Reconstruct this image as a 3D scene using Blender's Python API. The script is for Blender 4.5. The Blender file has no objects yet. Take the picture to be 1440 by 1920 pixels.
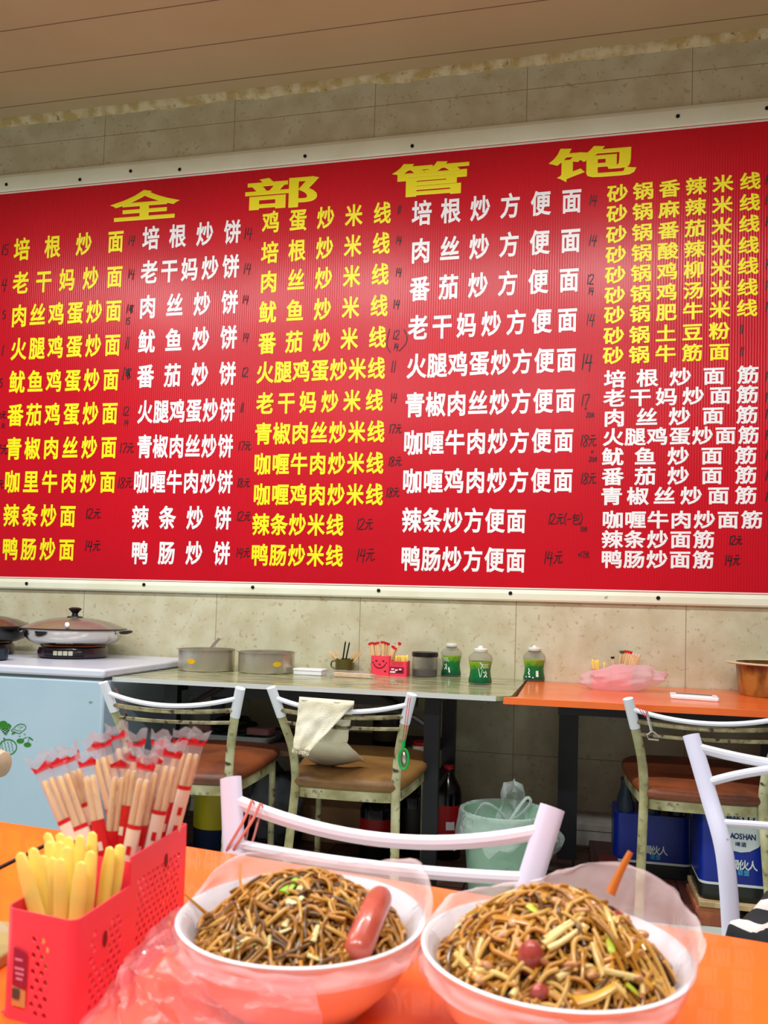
import bpy, bmesh, math, random
from mathutils import Vector, Matrix, noise
rnd = random.Random(7)
SC = bpy.context.scene
COL = SC.collection
PI = math.pi

# ------------------------------------------------------------------ camera
EYE = Vector((0, 0, 1.09))
F_PX, CX, CY = 1500.0, 743.6, 1074.0
yaw, pitch, roll = (math.radians(a) for a in (12.34, 2.48, 1.58))
FWD = Vector((-math.sin(yaw) * math.cos(pitch), math.cos(yaw) * math.cos(pitch), math.sin(pitch)))
_rt = Vector((math.cos(yaw), math.sin(yaw), 0)); _up = _rt.cross(FWD)
RT = _rt * math.cos(roll) + _up * math.sin(roll)
UP = -_rt * math.sin(roll) + _up * math.cos(roll)
cam_data = bpy.data.cameras.new('camera')
cam = bpy.data.objects.new('camera', cam_data); COL.objects.link(cam)
m = Matrix((RT, UP, -FWD)).transposed().to_4x4(); m.translation = EYE
cam.matrix_world = m
cam_data.sensor_fit = 'VERTICAL'; cam_data.sensor_height = 36.0
cam_data.lens = F_PX / 1920 * 36
cam_data.shift_x = -(CX - 720) / 1920
cam_data.shift_y = (CY - 960) / 1920
cam_data.clip_start = 0.05
cam_data.dof.use_dof = True
cam_data.dof.focus_distance = 3.3
cam_data.dof.aperture_fstop = 11.0
SC.camera = cam

def ray(u, v):
    return RT * ((u - CX) / F_PX) - UP * ((v - CY) / F_PX) + FWD
def atY(u, v, y):
    d = ray(u, v); return EYE + d * ((y - EYE.y) / d.y)
def atZ(u, v, z):
    d = ray(u, v); return EYE + d * ((z - EYE.z) / d.z)
def standing(u, v, z, r):
    """centre of a round base of radius r whose nearest edge is seen at (u, v) on the level z"""
    p = atZ(u, v, z); d = Vector((p.x, p.y, 0)).normalized(); q = p + d * r; q.z = z; return q

# ------------------------------------------------------------------ world, lamps, exposure
SC.view_settings.view_transform = 'Standard'
SC.view_settings.look = 'None'
SC.view_settings.gamma = 1.0
SC.view_settings.use_curve_mapping = False
SC.view_settings.exposure = 0.0
W = bpy.data.worlds.new('world'); SC.world = W; W.use_nodes = True
W.node_tree.nodes['Background'].inputs[0].default_value = (0.86, 0.93, 1.0, 1)
W.node_tree.nodes['Background'].inputs[1].default_value = 0.20
def tube_lamp(x, y, z, power, sx=1.2, sy=0.12, rot=0, col=(0.97, 0.985, 1.0)):
    l = bpy.data.lights.new('tube_light', 'AREA'); l.shape = 'RECTANGLE'; l.size = sx; l.size_y = sy
    l.energy = power; l.color = col
    o = bpy.data.objects.new('tube_light', l); COL.objects.link(o); o.location = (x, y, z); o.rotation_euler = (0, 0, rot)
for x in (-3.15, -1.45, 0.25):
    tube_lamp(x, 2.06, 3.47, 46)
for x in (-3.0, -1.2, 0.6):
    tube_lamp(x, -0.55, 3.47, 54)

# ------------------------------------------------------------------ materials
def lin(c):
    return tuple(((x / 255) / 12.92 if x / 255 <= 0.04045 else ((x / 255 + 0.055) / 1.055) ** 2.4) for x in c)
MATS = {}
def mat(name, c, rough=0.5, metal=0.0, c2=None, scale=8.0, lo=0.4, hi=0.6, stretch=(1, 1, 1), bump=0.0, bscale=60.0, trans=0.0,
        alpha=1.0, spots=None, sscale=14.0, slo=0.62, shi=0.7, coat=0.0, sss=0.0, ior=1.45, spec=0.5, detail=4.0):
    if name in MATS: return MATS[name]
    M = bpy.data.materials.new(name); M.use_nodes = True; MATS[name] = M
    nt = M.node_tree; N = nt.nodes; L = nt.links; b = N['Principled BSDF']
    b.inputs['Roughness'].default_value = rough; b.inputs['Metallic'].default_value = metal
    b.inputs['Base Color'].default_value = (*lin(c), 1)
    b.inputs['Transmission Weight'].default_value = trans; b.inputs['Alpha'].default_value = alpha
    b.inputs['Coat Weight'].default_value = coat; b.inputs['IOR'].default_value = ior
    b.inputs['Specular IOR Level'].default_value = spec
    if sss: b.inputs['Subsurface Weight'].default_value = sss; b.inputs['Subsurface Radius'].default_value = (0.01, 0.005, 0.003)
    tc = mp = None
    def coords():
        nonlocal tc, mp
        if mp is None:
            tc = N.new('ShaderNodeTexCoord'); mp = N.new('ShaderNodeMapping'); mp.inputs['Scale'].default_value = stretch
            L.new(tc.outputs['Object'], mp.inputs[0])
        return mp.outputs[0]
    def ntex(s, d=detail):
        n = N.new('ShaderNodeTexNoise'); n.inputs['Scale'].default_value = s; n.inputs['Detail'].default_value = d
        L.new(coords(), n.inputs['Vector']); return n.outputs['Fac']
    def ramp(fac, l, h):
        r = N.new('ShaderNodeMapRange'); r.inputs['From Min'].default_value = l; r.inputs['From Max'].default_value = h
        L.new(fac, r.inputs['Value']); return r.outputs['Result']
    cur = None
    def mix(fac, a, bcol):
        x = N.new('ShaderNodeMix'); x.data_type = 'RGBA'; L.new(fac, x.inputs['Factor'])
        if isinstance(a, tuple): x.inputs['A'].default_value = (*a, 1)
        else: L.new(a, x.inputs['A'])
        x.inputs['B'].default_value = (*bcol, 1); return x.outputs['Result']
    if c2: cur = mix(ramp(ntex(scale), lo, hi), lin(c), lin(c2))
    if spots: cur = mix(ramp(ntex(sscale, 6.0), slo, shi), cur if cur is not None else lin(c), lin(spots))
    if cur is not None: L.new(cur, b.inputs['Base Color'])
    if bump:
        bp = N.new('ShaderNodeBump'); bp.inputs['Strength'].default_value = bump; bp.inputs['Distance'].default_value = 0.01
        L.new(ntex(bscale), bp.inputs['Height']); L.new(bp.outputs[0], b.inputs['Normal'])
    return M
def film(name, c, thin=0.65, rough=0.2, gl=0.25, crinkle=0.0, cscale=30):
    gl *= 0.42; rough += 0.08; crinkle *= 0.7
    """thin plastic film: mostly see-through, with a milky body and a sheen"""
    if name in MATS: return MATS[name]
    M = bpy.data.materials.new(name); M.use_nodes = True; MATS[name] = M
    nt = M.node_tree; N = nt.nodes; L = nt.links; N.remove(N['Principled BSDF']); out = N['Material Output']
    tr = N.new('ShaderNodeBsdfTransparent'); tr.inputs[0].default_value = (*[0.5 + 0.5 * x for x in lin(c)], 1)
    di = N.new('ShaderNodeBsdfDiffuse'); di.inputs[0].default_value = (*lin(c), 1)
    tl = N.new('ShaderNodeBsdfTranslucent'); tl.inputs[0].default_value = (*lin(c), 1)
    g = N.new('ShaderNodeBsdfGlossy'); g.inputs['Roughness'].default_value = rough
    m0 = N.new('ShaderNodeMixShader'); m0.inputs[0].default_value = 0.4; L.new(di.outputs[0], m0.inputs[1]); L.new(tl.outputs[0], m0.inputs[2])
    m1 = N.new('ShaderNodeMixShader'); m1.inputs[0].default_value = thin; L.new(m0.outputs[0], m1.inputs[1]); L.new(tr.outputs[0], m1.inputs[2])
    fr = N.new('ShaderNodeLayerWeight'); fr.inputs[0].default_value = gl
    m2 = N.new('ShaderNodeMixShader'); fm = N.new('ShaderNodeMath'); fm.operation = 'MULTIPLY'; fm.inputs[1].default_value = 0.45; L.new(fr.outputs['Fresnel'], fm.inputs[0]); L.new(fm.outputs[0], m2.inputs[0]); L.new(m1.outputs[0], m2.inputs[1]); L.new(g.outputs[0], m2.inputs[2])
    if crinkle:
        tc = N.new('ShaderNodeTexCoord'); n = N.new('ShaderNodeTexNoise'); n.inputs['Scale'].default_value = cscale; n.inputs['Distortion'].default_value = 1.5
        bp = N.new('ShaderNodeBump'); bp.inputs['Strength'].default_value = crinkle; bp.inputs['Distance'].default_value = 0.01
        L.new(tc.outputs['Object'], n.inputs['Vector']); L.new(n.outputs['Fac'], bp.inputs['Height'])
        for s in (di, g, fr): L.new(bp.outputs[0], s.inputs['Normal'])
    L.new(m2.outputs[0], out.inputs['Surface'])
    return M
def grooved(name, c, axis, period, offset, width, c_line, c2=None, scale=3.0, lo=0.35, hi=0.65, rough=0.5, axis2=None, bump=0.0, bscale=40, stretch=(1, 1, 1), spots=None, sscale=30, slo=.6, shi=.75):
    """a surface with joint lines every `period` metres along `axis` (and axis2 = (axis, period, offset))"""
    M = mat(name, c, rough=rough, c2=c2, scale=scale, lo=lo, hi=hi, bump=bump, bscale=bscale, stretch=stretch, spots=spots, sscale=sscale, slo=slo, shi=shi)
    nt = M.node_tree; N = nt.nodes; L = nt.links; b = N['Principled BSDF']
    tc = N.new('ShaderNodeTexCoord'); sp = N.new('ShaderNodeSeparateXYZ'); L.new(tc.outputs['Object'], sp.inputs[0])
    def line(ax, per, off):
        a = N.new('ShaderNodeMath'); a.operation = 'SUBTRACT'; L.new(sp.outputs[ax], a.inputs[0]); a.inputs[1].default_value = off - per / 2
        w = N.new('ShaderNodeMath'); w.operation = 'WRAP'; L.new(a.outputs[0], w.inputs[0]); w.inputs[1].default_value = per; w.inputs[2].default_value = 0
        s = N.new('ShaderNodeMath'); s.operation = 'SUBTRACT'; L.new(w.outputs[0], s.inputs[0]); s.inputs[1].default_value = per / 2
        ab = N.new('ShaderNodeMath'); ab.operation = 'ABSOLUTE'; L.new(s.outputs[0], ab.inputs[0])
        lt = N.new('ShaderNodeMath'); lt.operation = 'LESS_THAN'; L.new(ab.outputs[0], lt.inputs[0]); lt.inputs[1].default_value = width
        return lt.outputs[0]
    f = line('XYZ'.index(axis), period, offset)
    if axis2:
        g = line('XYZ'.index(axis2[0]), axis2[1], axis2[2])
        mx = N.new('ShaderNodeMath'); mx.operation = 'MAXIMUM'; L.new(f, mx.inputs[0]); L.new(g, mx.inputs[1]); f = mx.outputs[0]
    x = N.new('ShaderNodeMix'); x.data_type = 'RGBA'; L.new(f, x.inputs['Factor'])
    src = b.inputs['Base Color'].links[0].from_socket if b.inputs['Base Color'].links else None
    if src: L.new(src, x.inputs['A'])
    else: x.inputs['A'].default_value = (*lin(c), 1)
    x.inputs['B'].default_value = (*lin(c_line), 1); L.new(x.outputs['Result'], b.inputs['Base Color'])
    return M

WHITE_PAINT = mat('white_paint', (222, 222, 242), 0.28, spots=(120, 110, 105), sscale=26, slo=0.70, shi=0.74)
SLEEVE = mat('white_sleeve', (232, 234, 244), 0.3)
IVORY = mat('ivory_metal', (192, 190, 150), 0.42, c2=(150, 144, 100), scale=9, spots=(66, 56, 36), sscale=26, slo=0.57, shi=0.68)
RUSTY = mat('rusty_rail', (176, 168, 128), 0.45, c2=(112, 98, 66), scale=12, spots=(60, 44, 30), sscale=40, slo=0.56, shi=0.66)
VINYL = mat('brown_vinyl', (132, 70, 38), 0.42, c2=(104, 56, 34), scale=6, spots=(66, 46, 38), sscale=5, slo=0.56, shi=0.74, bump=0.15, bscale=200)
VINYL_TAN = mat('tan_vinyl', (134, 98, 50), 0.45, c2=(118, 82, 42), scale=7, spots=(60, 44, 40), sscale=4.5, slo=0.58, shi=0.75, bump=0.15, bscale=200)
BLACK = mat('black_metal', (22, 24, 30), 0.4)
BLACKP = mat('black_plastic', (20, 18, 20), 0.35)
ORANGE = mat('orange_laminate', (255, 112, 32), 0.3, coat=0.25, c2=(250, 104, 30), scale=3)
ORANGE_FAR = mat('orange_laminate_worn', (236, 112, 50), 0.26, c2=(226, 100, 42), scale=4, spots=(150, 70, 40), sscale=30, slo=0.72, shi=0.78, coat=0.2)
STEEL = mat('steel', (222, 220, 214), 0.28, .8)
STEEL_DULL = mat('brushed_steel', (226, 220, 206), 0.30, .82, c2=(200, 192, 176), scale=6)
WOOD = mat('pale_bamboo', (246, 212, 160), 0.55, c2=(236, 194, 136), scale=40, stretch=(1, 1, .15))
PINK = mat('coral_pink_plastic', (250, 66, 88), 0.38, sss=0.0)
YELLOW_PL = mat('yellow_plastic', (252, 226, 112), 0.4)
REDP = mat('red_print', (212, 20, 34), 0.4)
WHITE_PL = mat('white_plastic', (238, 238, 240), 0.35)
CLEAR = film('clear_film', (236, 236, 240), thin=0.80, gl=0.28, rough=0.12, crinkle=0.5, cscale=60)
CLEAR_HARD = film('clear_plastic', (225, 225, 215), thin=0.82, gl=0.22, rough=0.08)
PINKFILM = film('pink_film', (252, 230, 235), thin=0.52, gl=0.22, rough=0.2, crinkle=0.6, cscale=24)
LINER = film('bag_liner', (250, 246, 250), thin=0.50, gl=0.2, rough=0.22, crinkle=0.3, cscale=26)
CARD = mat('brown_cardboard', (140, 104, 70), 0.8)

# ------------------------------------------------------------------ mesh builder
class MB:
    def __init__(s): s.v = []; s.f = []; s.mi = []
    def add(s, vs, fs, k=0):
        o = len(s.v); s.v += [Vector(p) for p in vs]; s.f += [tuple(i + o for i in f) for f in fs]; s.mi += [k] * len(fs); return s
    def box(s, x0, x1, y0, y1, z0, z1, k=0, M=None):
        vs = [Vector((x, y, z)) for z in (z0, z1) for y in (y0, y1) for x in (x0, x1)]
        if M is not None: vs = [M @ p for p in vs]
        return s.add(vs, [(0, 2, 3, 1), (4, 5, 7, 6), (0, 1, 5, 4), (2, 6, 7, 3), (0, 4, 6, 2), (1, 3, 7, 5)], k)
    def rings(s, rings, k=0, cap0=True, cap1=True, closed=True):
        n = len(rings[0]); vs = [p for r in rings for p in r]; fs = []
        for i in range(len(rings) - 1):
            for j in range(n if closed else n - 1):
                a = i * n + j; b = i * n + (j + 1) % n; fs.append((a, b, b + n, a + n))
        if cap0: fs.append(tuple(range(n))[::-1])
        if cap1: fs.append(tuple((len(rings) - 1) * n + j for j in range(n)))
        return s.add(vs, fs, k)
    def tube(s, path, r, seg=8, k=0, flat=None, ref=None, caps=True):
        """r: radius or list; flat: ratio of the radius along the second axis; ref: direction of the first axis"""
        P = [Vector(p) for p in path]; n = len(P); R = r if isinstance(r, (list, tuple)) else [r] * n; rg = []; prev = None
        for i in range(n):
            t = (P[min(i + 1, n - 1)] - P[max(i - 1, 0)])
            t = t.normalized() if t.length > 1e-9 else Vector((0, 0, 1))
            if ref is not None: a = Vector(ref)
            elif prev is not None: a = prev
            else: a = Vector((1, 0, 0)) if abs(t.x) < .8 else Vector((0, 1, 0))
            a = (a - t * a.dot(t)).normalized(); b = t.cross(a); prev = a
            rg.append([P[i] + a * (R[i] * math.cos(2 * PI * j / seg)) + b * (R[i] * (flat or 1) * math.sin(2 * PI * j / seg)) for j in range(seg)])
        return s.rings(rg, k, caps, caps)
    def lathe(s, prof, c=(0, 0, 0), seg=40, k=0, cap0=True, cap1=False, sx=1, sy=1):
        c = Vector(c)
        return s.rings([[c + Vector((r * sx * math.cos(2 * PI * j / seg), r * sy * math.sin(2 * PI * j / seg), z)) for j in range(seg)] for r, z in prof], k, cap0, cap1)
    def prism(s, poly, z0, z1, k=0):
        return s.rings([[Vector((x, y, z0)) for x, y in poly], [Vector((x, y, z1)) for x, y in poly]], k)
    def grid(s, fn, nu, nv, k=0):
        vs = [fn(i / nu, j / nv) for j in range(nv + 1) for i in range(nu + 1)]
        fs = [(j * (nu + 1) + i, j * (nu + 1) + i + 1, (j + 1) * (nu + 1) + i + 1, (j + 1) * (nu + 1) + i) for j in range(nv) for i in range(nu)]
        return s.add(vs, fs, k)
    def ribbon(s, pts, w, k=0, Y=None):
        """flat stroke in the plane facing the camera side (x, z), half width w"""
        P = [Vector(p) for p in pts]; n = len(P); A = []; B = []
        for i in range(n):
            t = P[min(i + 1, n - 1)] - P[max(i - 1, 0)]; q = Vector((-t.z, 0, t.x))
            q = q.normalized() * w if q.length > 1e-9 else Vector((w, 0, 0))
            A.append(P[i] + q); B.append(P[i] - q)
        return s.add(A + B, [(i, i + 1, n + i + 1, n + i) for i in range(n - 1)], k)
    def build(s, name, mats, parent=None, smooth=35, solid=0.0, sub=0, loc=None, bevel=0.0):
        me = bpy.data.meshes.new(name)
        o = bpy.data.objects.new(name, me); COL.objects.link(o)
        off = Vector(loc) if loc is not None else Vector((0, 0, 0))
        me.from_pydata([tuple(p - off) for p in s.v], [], s.f); me.validate(); me.update()
        for mt in (mats if isinstance(mats, (list, tuple)) else [mats]): me.materials.append(mt)
        if len(me.polygons) == len(s.mi): me.polygons.foreach_set('material_index', s.mi)
        if smooth:
            me.polygons.foreach_set('use_smooth', [True] * len(me.polygons)); me.set_sharp_from_angle(angle=math.radians(smooth))
        o.location = off
        if parent is not None:
            o.parent = parent; o.location = off
        if bevel:
            md = o.modifiers.new('bevel', 'BEVEL'); md.width = bevel; md.segments = 2; md.limit_method = 'ANGLE'
        if sub: md = o.modifiers.new('sub', 'SUBSURF'); md.levels = sub; md.render_levels = sub
        if solid: md = o.modifiers.new('thick', 'SOLIDIFY'); md.thickness = solid; md.offset = 0
        return o
def spline(pts, n=6):
    P = [Vector(p) for p in pts]; out = []
    for i in range(len(P) - 1):
        a, b, c, d = P[max(i - 1, 0)], P[i], P[i + 1], P[min(i + 2, len(P) - 1)]
        for k in range(n):
            t = k / n; out.append(0.5 * (2 * b + (c - a) * t + (2 * a - 5 * b + 4 * c - d) * t * t + (3 * b - a - 3 * c + d) * t ** 3))
    out.append(P[-1]); return out
def tag(o, label, cat, group=None, kind=None):
    if label: o['label'] = label
    if cat: o['category'] = cat
    if group: o['group'] = group
    if kind: o['kind'] = kind
    return o
def thing(name, label, cat, loc=(0, 0, 0), rz=0.0, group=None):
    o = bpy.data.objects.new(name, None); COL.objects.link(o); o.location = loc; o.rotation_euler = (0, 0, rz); o.empty_display_size = .05
    return tag(o, label, cat, group)
def structure(o): o['kind'] = 'structure'; return o
def dup(o, parent=None):
    c = o.copy(); COL.objects.link(c)
    if parent is not None: c.parent = parent
    for ch in list(o.children): dup(ch, c)
    return c
def rounded(poly, r, n=5):
    out = []
    for i in range(len(poly)):
        p, a, b = Vector(poly[i]), Vector(poly[i - 1]), Vector(poly[(i + 1) % len(poly)])
        rr = r[i] if isinstance(r, (list, tuple)) else r
        p0 = p + (a - p).normalized() * rr; p1 = p + (b - p).normalized() * rr
        for k in range(n + 1):
            t = k / n; out.append(tuple((1 - t) ** 2 * p0 + 2 * t * (1 - t) * p + t * t * p1))
    return out
def circle_pts(c, rx, rz, n=24, a0=0, a1=2 * PI, tilt=0):
    c = Vector(c); out = []
    for i in range(n + 1):
        a = a0 + (a1 - a0) * i / n; x, z = rx * math.cos(a), rz * math.sin(a)
        out.append(c + Vector((x * math.cos(tilt) - z * math.sin(tilt), 0, x * math.sin(tilt) + z * math.cos(tilt))))
    return out

# ------------------------------------------------------------------ glyphs of the built-in font
TXT = {}
def load_glyphs(chars, bold):
    obs = {}
    for ch in sorted(set(chars)):
        if (ch, bold) in TXT: continue
        cu = bpy.data.curves.new('glyph', 'FONT'); cu.body = ch; cu.size = 1; cu.resolution_u = 3; cu.bevel_depth = bold; cu.bevel_resolution = 0; cu.fill_mode = 'FRONT'
        o = bpy.data.objects.new('glyph', cu); COL.objects.link(o); obs[ch] = o
    dg = bpy.context.evaluated_depsgraph_get()
    for ch, o in obs.items():
        me = bpy.data.meshes.new_from_object(o.evaluated_get(dg))
        TXT[(ch, bold)] = ([(v.co.x, v.co.y, v.co.z) for v in me.vertices], [tuple(p.vertices) for p in me.polygons])
        bpy.data.meshes.remove(me)
    for o in obs.values():
        cu = o.data; bpy.data.objects.remove(o); bpy.data.curves.remove(cu)
def glyph_box(chars, bold):
    xs = [p[0] for c in chars for p in TXT[(c, bold)][0]]; ys = [p[1] for c in chars for p in TXT[(c, bold)][0]]
    return min(xs), max(xs), min(ys), max(ys)

# ================================================================== THE ROOM
YW = 3.86
ZC = 3.80
wall_m = grooved('wall_panel', (208, 204, 174), 'X', 0.77, -0.255, 0.0018, (150, 134, 106), c2=(196, 188, 154), scale=9, lo=.38, hi=.62, rough=0.42,
                 bump=0.05, bscale=30, spots=(184, 168, 132), sscale=46, slo=.60, shi=.70, axis2=('Z', 1.62, 0.41))
structure(MB().box(-6, 4, YW, YW + .12, -.02, ZC + .1).build('wall_back', wall_m))
ceil_m = grooved('ceiling_panel', (198, 178, 142), 'Y', 0.262, 3.745, 0.003, (120, 98, 78), rough=0.55, c2=(192, 170, 134), scale=1.5)
structure(MB().box(-6, 4, -4, YW, ZC, ZC + .05).build('ceiling', ceil_m))
tile_m = grooved('white_floor_tile', (206, 218, 208), 'X', 0.6, 0.36, 0.002, (120, 120, 110), rough=0.3, c2=(190, 202, 192), scale=5, axis2=('Y', 0.6, 0.2), spots=(140, 138, 120), sscale=12, slo=.66, shi=.74)
structure(MB().box(-6, 4, -4, YW, -.06, 0).build('floor', tile_m))
brick_m = grooved('dark_brick_paving', (92, 60, 44), 'X', 0.21, 0.03, 0.005, (24, 18, 16), rough=0.6, c2=(60, 40, 34), scale=7, axis2=('Y', 0.105, 0.0), spots=(130, 116, 100), sscale=9, slo=.6, shi=.75, bump=.2, bscale=25)
MB().box(-1.9, 0.11, 2.82, YW, 0, .006).build('floor_brick_paving', brick_m)['kind'] = 'structure'
step_m = grooved('dark_red_step_tile', (86, 40, 34), 'X', 0.3, 0.12, 0.003, (30, 18, 16), rough=0.45, c2=(66, 34, 30), scale=7, axis2=('Y', 0.3, 3.12), spots=(150, 130, 118), sscale=20, slo=.66, shi=.74)
structure(MB().box(0.10, 0.455, 3.02, YW, 0, .045).build('floor_step', step_m, bevel=.006))
base_m = mat('white_baseboard', (196, 192, 182), 0.45, c2=(170, 164, 150), scale=6)
b = MB(); b.rings([[Vector((x, YW - d, z)) for d, z in ((0, .02), (.018, .02), (.018, .085), (.026, .09), (.026, .115), (.014, .122), (.014, .165), (.0, .172))] for x in (-6, 4)])
structure(b.build('baseboard_back', base_m, smooth=0))
# crumbly foam bead along the ceiling joint
corn_m = mat('foam_bead', (226, 214, 176), 0.7, c2=(196, 172, 112), scale=14, spots=(150, 122, 70), sscale=30, slo=.62, shi=.72, bump=.5, bscale=40)
b = MB(); rg = []
for i in range(221):
    x = -4.2 + i * .03; w = .030 + .012 * noise.noise((x * 5, 1, 0)) + .006 * noise.noise((x * 21, 4, 0)); h = .036 + .018 * noise.noise((x * 4, 7, 0)) + .008 * noise.noise((x * 25, 9, 0))
    rg.append([Vector((x, YW + .005, ZC + .005)), Vector((x, YW - w, ZC + .004)), Vector((x, YW - w * .95, ZC - h * .35)), Vector((x, YW - w * .6, ZC - h * .8)), Vector((x, YW + .005, ZC - h))])
b.rings(rg); structure(b.build('trim_1', corn_m))

# ================================================================== MENU BOARD
YB = YW - .014
BX0, BX1 = -4.0, 1.75
ZI0, ZI1, ZO0, ZO1 = 1.192, 3.378, 1.136, 3.478
board = thing('menu_board', 'wide red menu board with yellow and white Chinese dish names on the back wall', 'menu board', (0, YB, ZO0))
red_m = mat('red_banner', (200, 8, 30), 0.28, c2=(194, 8, 30), scale=2, spec=0.4)
nt = red_m.node_tree; tc = nt.nodes.new('ShaderNodeTexCoord'); wv = nt.nodes.new('ShaderNodeTexWave'); wv.inputs['Scale'].default_value = 26; wv.inputs['Distortion'].default_value = 0.6
nz = nt.nodes.new('ShaderNodeTexNoise'); nz.inputs['Scale'].default_value = 2.2; nz.inputs['Detail'].default_value = 3
ad = nt.nodes.new('ShaderNodeMath'); ad.operation = 'MULTIPLY_ADD'; ad.inputs[1].default_value = 3.0
bp = nt.nodes.new('ShaderNodeBump'); bp.inputs['Strength'].default_value = 0.13; bp.inputs['Distance'].default_value = 0.006
nt.links.new(tc.outputs['Object'], wv.inputs['Vector']); nt.links.new(tc.outputs['Object'], nz.inputs['Vector'])
nt.links.new(nz.outputs['Fac'], ad.inputs[0]); nt.links.new(wv.outputs['Fac'], ad.inputs[2]); nt.links.new(ad.outputs[0], bp.inputs['Height'])
nt.links.new(bp.outputs[0], nt.nodes['Principled BSDF'].inputs['Normal'])
BO = Vector((0, YB, ZO0))
def on_board(mb, name, mt, **k):
    for p in mb.v: p -= BO
    return mb.build(name, mt, board, **k)
on_board(MB().box(BX0, BX1, YB, YW - .001, ZI0, ZI1), 'banner', red_m, smooth=0)
frame_m = mat('cream_frame', (238, 240, 216), 0.4, c2=(230, 230, 202), scale=3, spots=(150, 140, 110), sscale=10, slo=.72, shi=.78)
for nm, z0, z1 in (('frame_strip', ZI1, ZO1), ('frame_strip', ZO0, ZI0)):
    f = MB(); d = .020
    f.rings([[Vector((x, YW - .001, z0)), Vector((x, YW - .016, z0)), Vector((x, YW - d, z0 + .008)), Vector((x, YW - d, z1 - .02)), Vector((x, YW - .013, z1)), Vector((x, YW - .001, z1))] for x in (BX0, BX1)])
    on_board(f, nm, frame_m, smooth=0)
for x0, x1 in ((BX0 - .06, BX0), (BX1, BX1 + .06)):
    on_board(MB().box(x0, x1, YW - .020, YW - .001, ZO0, ZO1), 'frame_strip', frame_m, smooth=0)
trim_m = mat('white_bead_line', (240, 236, 225), 0.4); dark_line = mat('dark_gap', (60, 40, 30), 0.7)
on_board(MB().box(BX0, BX1, YB - .002, YB, ZI1 - .012, ZI1 - .004).box(BX0, BX1, YB - .002, YB, ZI0 + .002, ZI0 + .008), 'edge_line', trim_m, smooth=0)
screw_m = mat('dark_screw', (40, 34, 30), 0.4, 0.7)
for u, v in ((12, 346), (150, 337), (245, 321), (337, 318), (572, 293), (773, 274), (1271, 218), (50, 1094), (270, 1096), (474, 1101), (710, 1107), (957, 1112), (1234, 1121), (1438, 203)):
    p = atY(u, v, YW - .021); s = MB(); rr = .009
    s.rings([[p + Vector((rr * q * math.cos(2 * PI * j / 12), -h, rr * q * math.sin(2 * PI * j / 12))) for j in range(12)] for q, h in ((1, 0), (1, .003), (.55, .005), (.35, .002))], cap0=False)
    on_board(s, 'screw', screw_m)

WHITE_T = mat('white_lettering', (244, 244, 244), 0.4); YEL_T = mat('yellow_lettering', (250, 238, 20), 0.4); YEL_H = mat('yellow_heading', (244, 228, 16), 0.4)
INK = mat('black_marker_ink', (20, 8, 14), 0.5)
BOLD = 0.026
COLS = []
def colm(mt, w, h, rows):
    for r in rows: COLS.append((mt, w, h) + r)
colm(YEL_T, 31, 45, [('培根炒面', 41, 468, 217, 453), ('老干妈炒面', 39, 531, 215, 519), ('肉丝鸡蛋炒面', 36, 593, 213, 583), ('火腿鸡蛋炒面', 35, 655, 211, 647),
    ('鱿鱼鸡蛋炒面', 32, 717, 208, 712), ('番茄鸡蛋炒面', 29, 779, 206, 775), ('青椒肉丝炒面', 26, 842, 204, 839), ('咖里牛肉炒面', 23, 904, 202, 904),
    ('辣条炒面', 21, 967, 127, 968), ('鸭肠炒面', 19, 1030, 125, 1031)])
colm(WHITE_T, 33, 47, [('培根炒饼', 283, 447, 436, 435), ('老干妈炒饼', 280, 511, 433, 500), ('肉丝炒饼', 277, 576, 431, 567), ('鱿鱼炒饼', 275, 641, 429, 633),
    ('番茄炒饼', 273, 706, 427, 701), ('火腿鸡蛋炒饼', 272, 773, 426, 769), ('青椒肉丝炒饼', 271, 838, 423, 837), ('咖喱牛肉炒饼', 265, 904, 422, 904),
    ('辣条炒饼', 263, 971, 418, 972), ('鸭肠炒饼', 262, 1037, 416, 1038)])
colm(YEL_T, 34, 44, [('鸡蛋炒米线', 508, 417, 717, 400), ('培根炒米线', 506, 474, 715, 457), ('肉丝炒米线', 504, 529, 713, 515), ('鱿鱼炒米线', 502, 586, 711, 574),
    ('番茄炒米线', 501, 644, 708, 633), ('火腿鸡蛋炒米线', 497, 699, 706, 691), ('老干妈炒米线', 497, 757, 702, 751), ('青椒肉丝炒米线', 494, 814, 705, 810),
    ('咖喱牛肉炒米线', 492, 871, 703, 869), ('咖喱鸡肉炒米线', 491, 928, 702, 928), ('辣条炒米线', 489, 984, 628, 985), ('鸭肠炒米线', 487, 1041, 627, 1043)])
colm(WHITE_T, 39, 50, [('培根炒方便面', 791, 400, 1072, 377), ('肉丝炒方便面', 789, 471, 1070, 451), ('番茄炒方便面', 787, 542, 1067, 525), ('老干妈炒方便面', 784, 615, 1064, 600),
    ('火腿鸡蛋炒方便面', 781, 687, 1062, 675), ('青椒肉丝炒方便面', 778, 760, 1060, 751), ('咖喱牛肉炒方便面', 775, 831, 1057, 826), ('咖喱鸡肉炒方便面', 773, 903, 1056, 901),
    ('辣条炒方便面', 772, 976, 968, 977), ('鸭肠炒方便面', 770, 1048, 967, 1051)])
colm(YEL_T, 41, 35, [('砂锅香辣米线', 1158, 363, 1407, 340), ('砂锅麻辣米线', 1157, 401, 1406, 380), ('砂锅番茄米线', 1156, 440, 1405, 420), ('砂锅酸辣米线', 1155, 478, 1404, 460),
    ('砂锅鸡柳米线', 1154, 516, 1403, 499), ('砂锅鸡汤米线', 1153, 554, 1402, 539), ('砂锅肥牛米线', 1152, 591, 1401, 578), ('砂锅土豆粉', 1151, 630, 1349, 621), ('砂锅牛筋面', 1150, 667, 1349, 660)])
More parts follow.
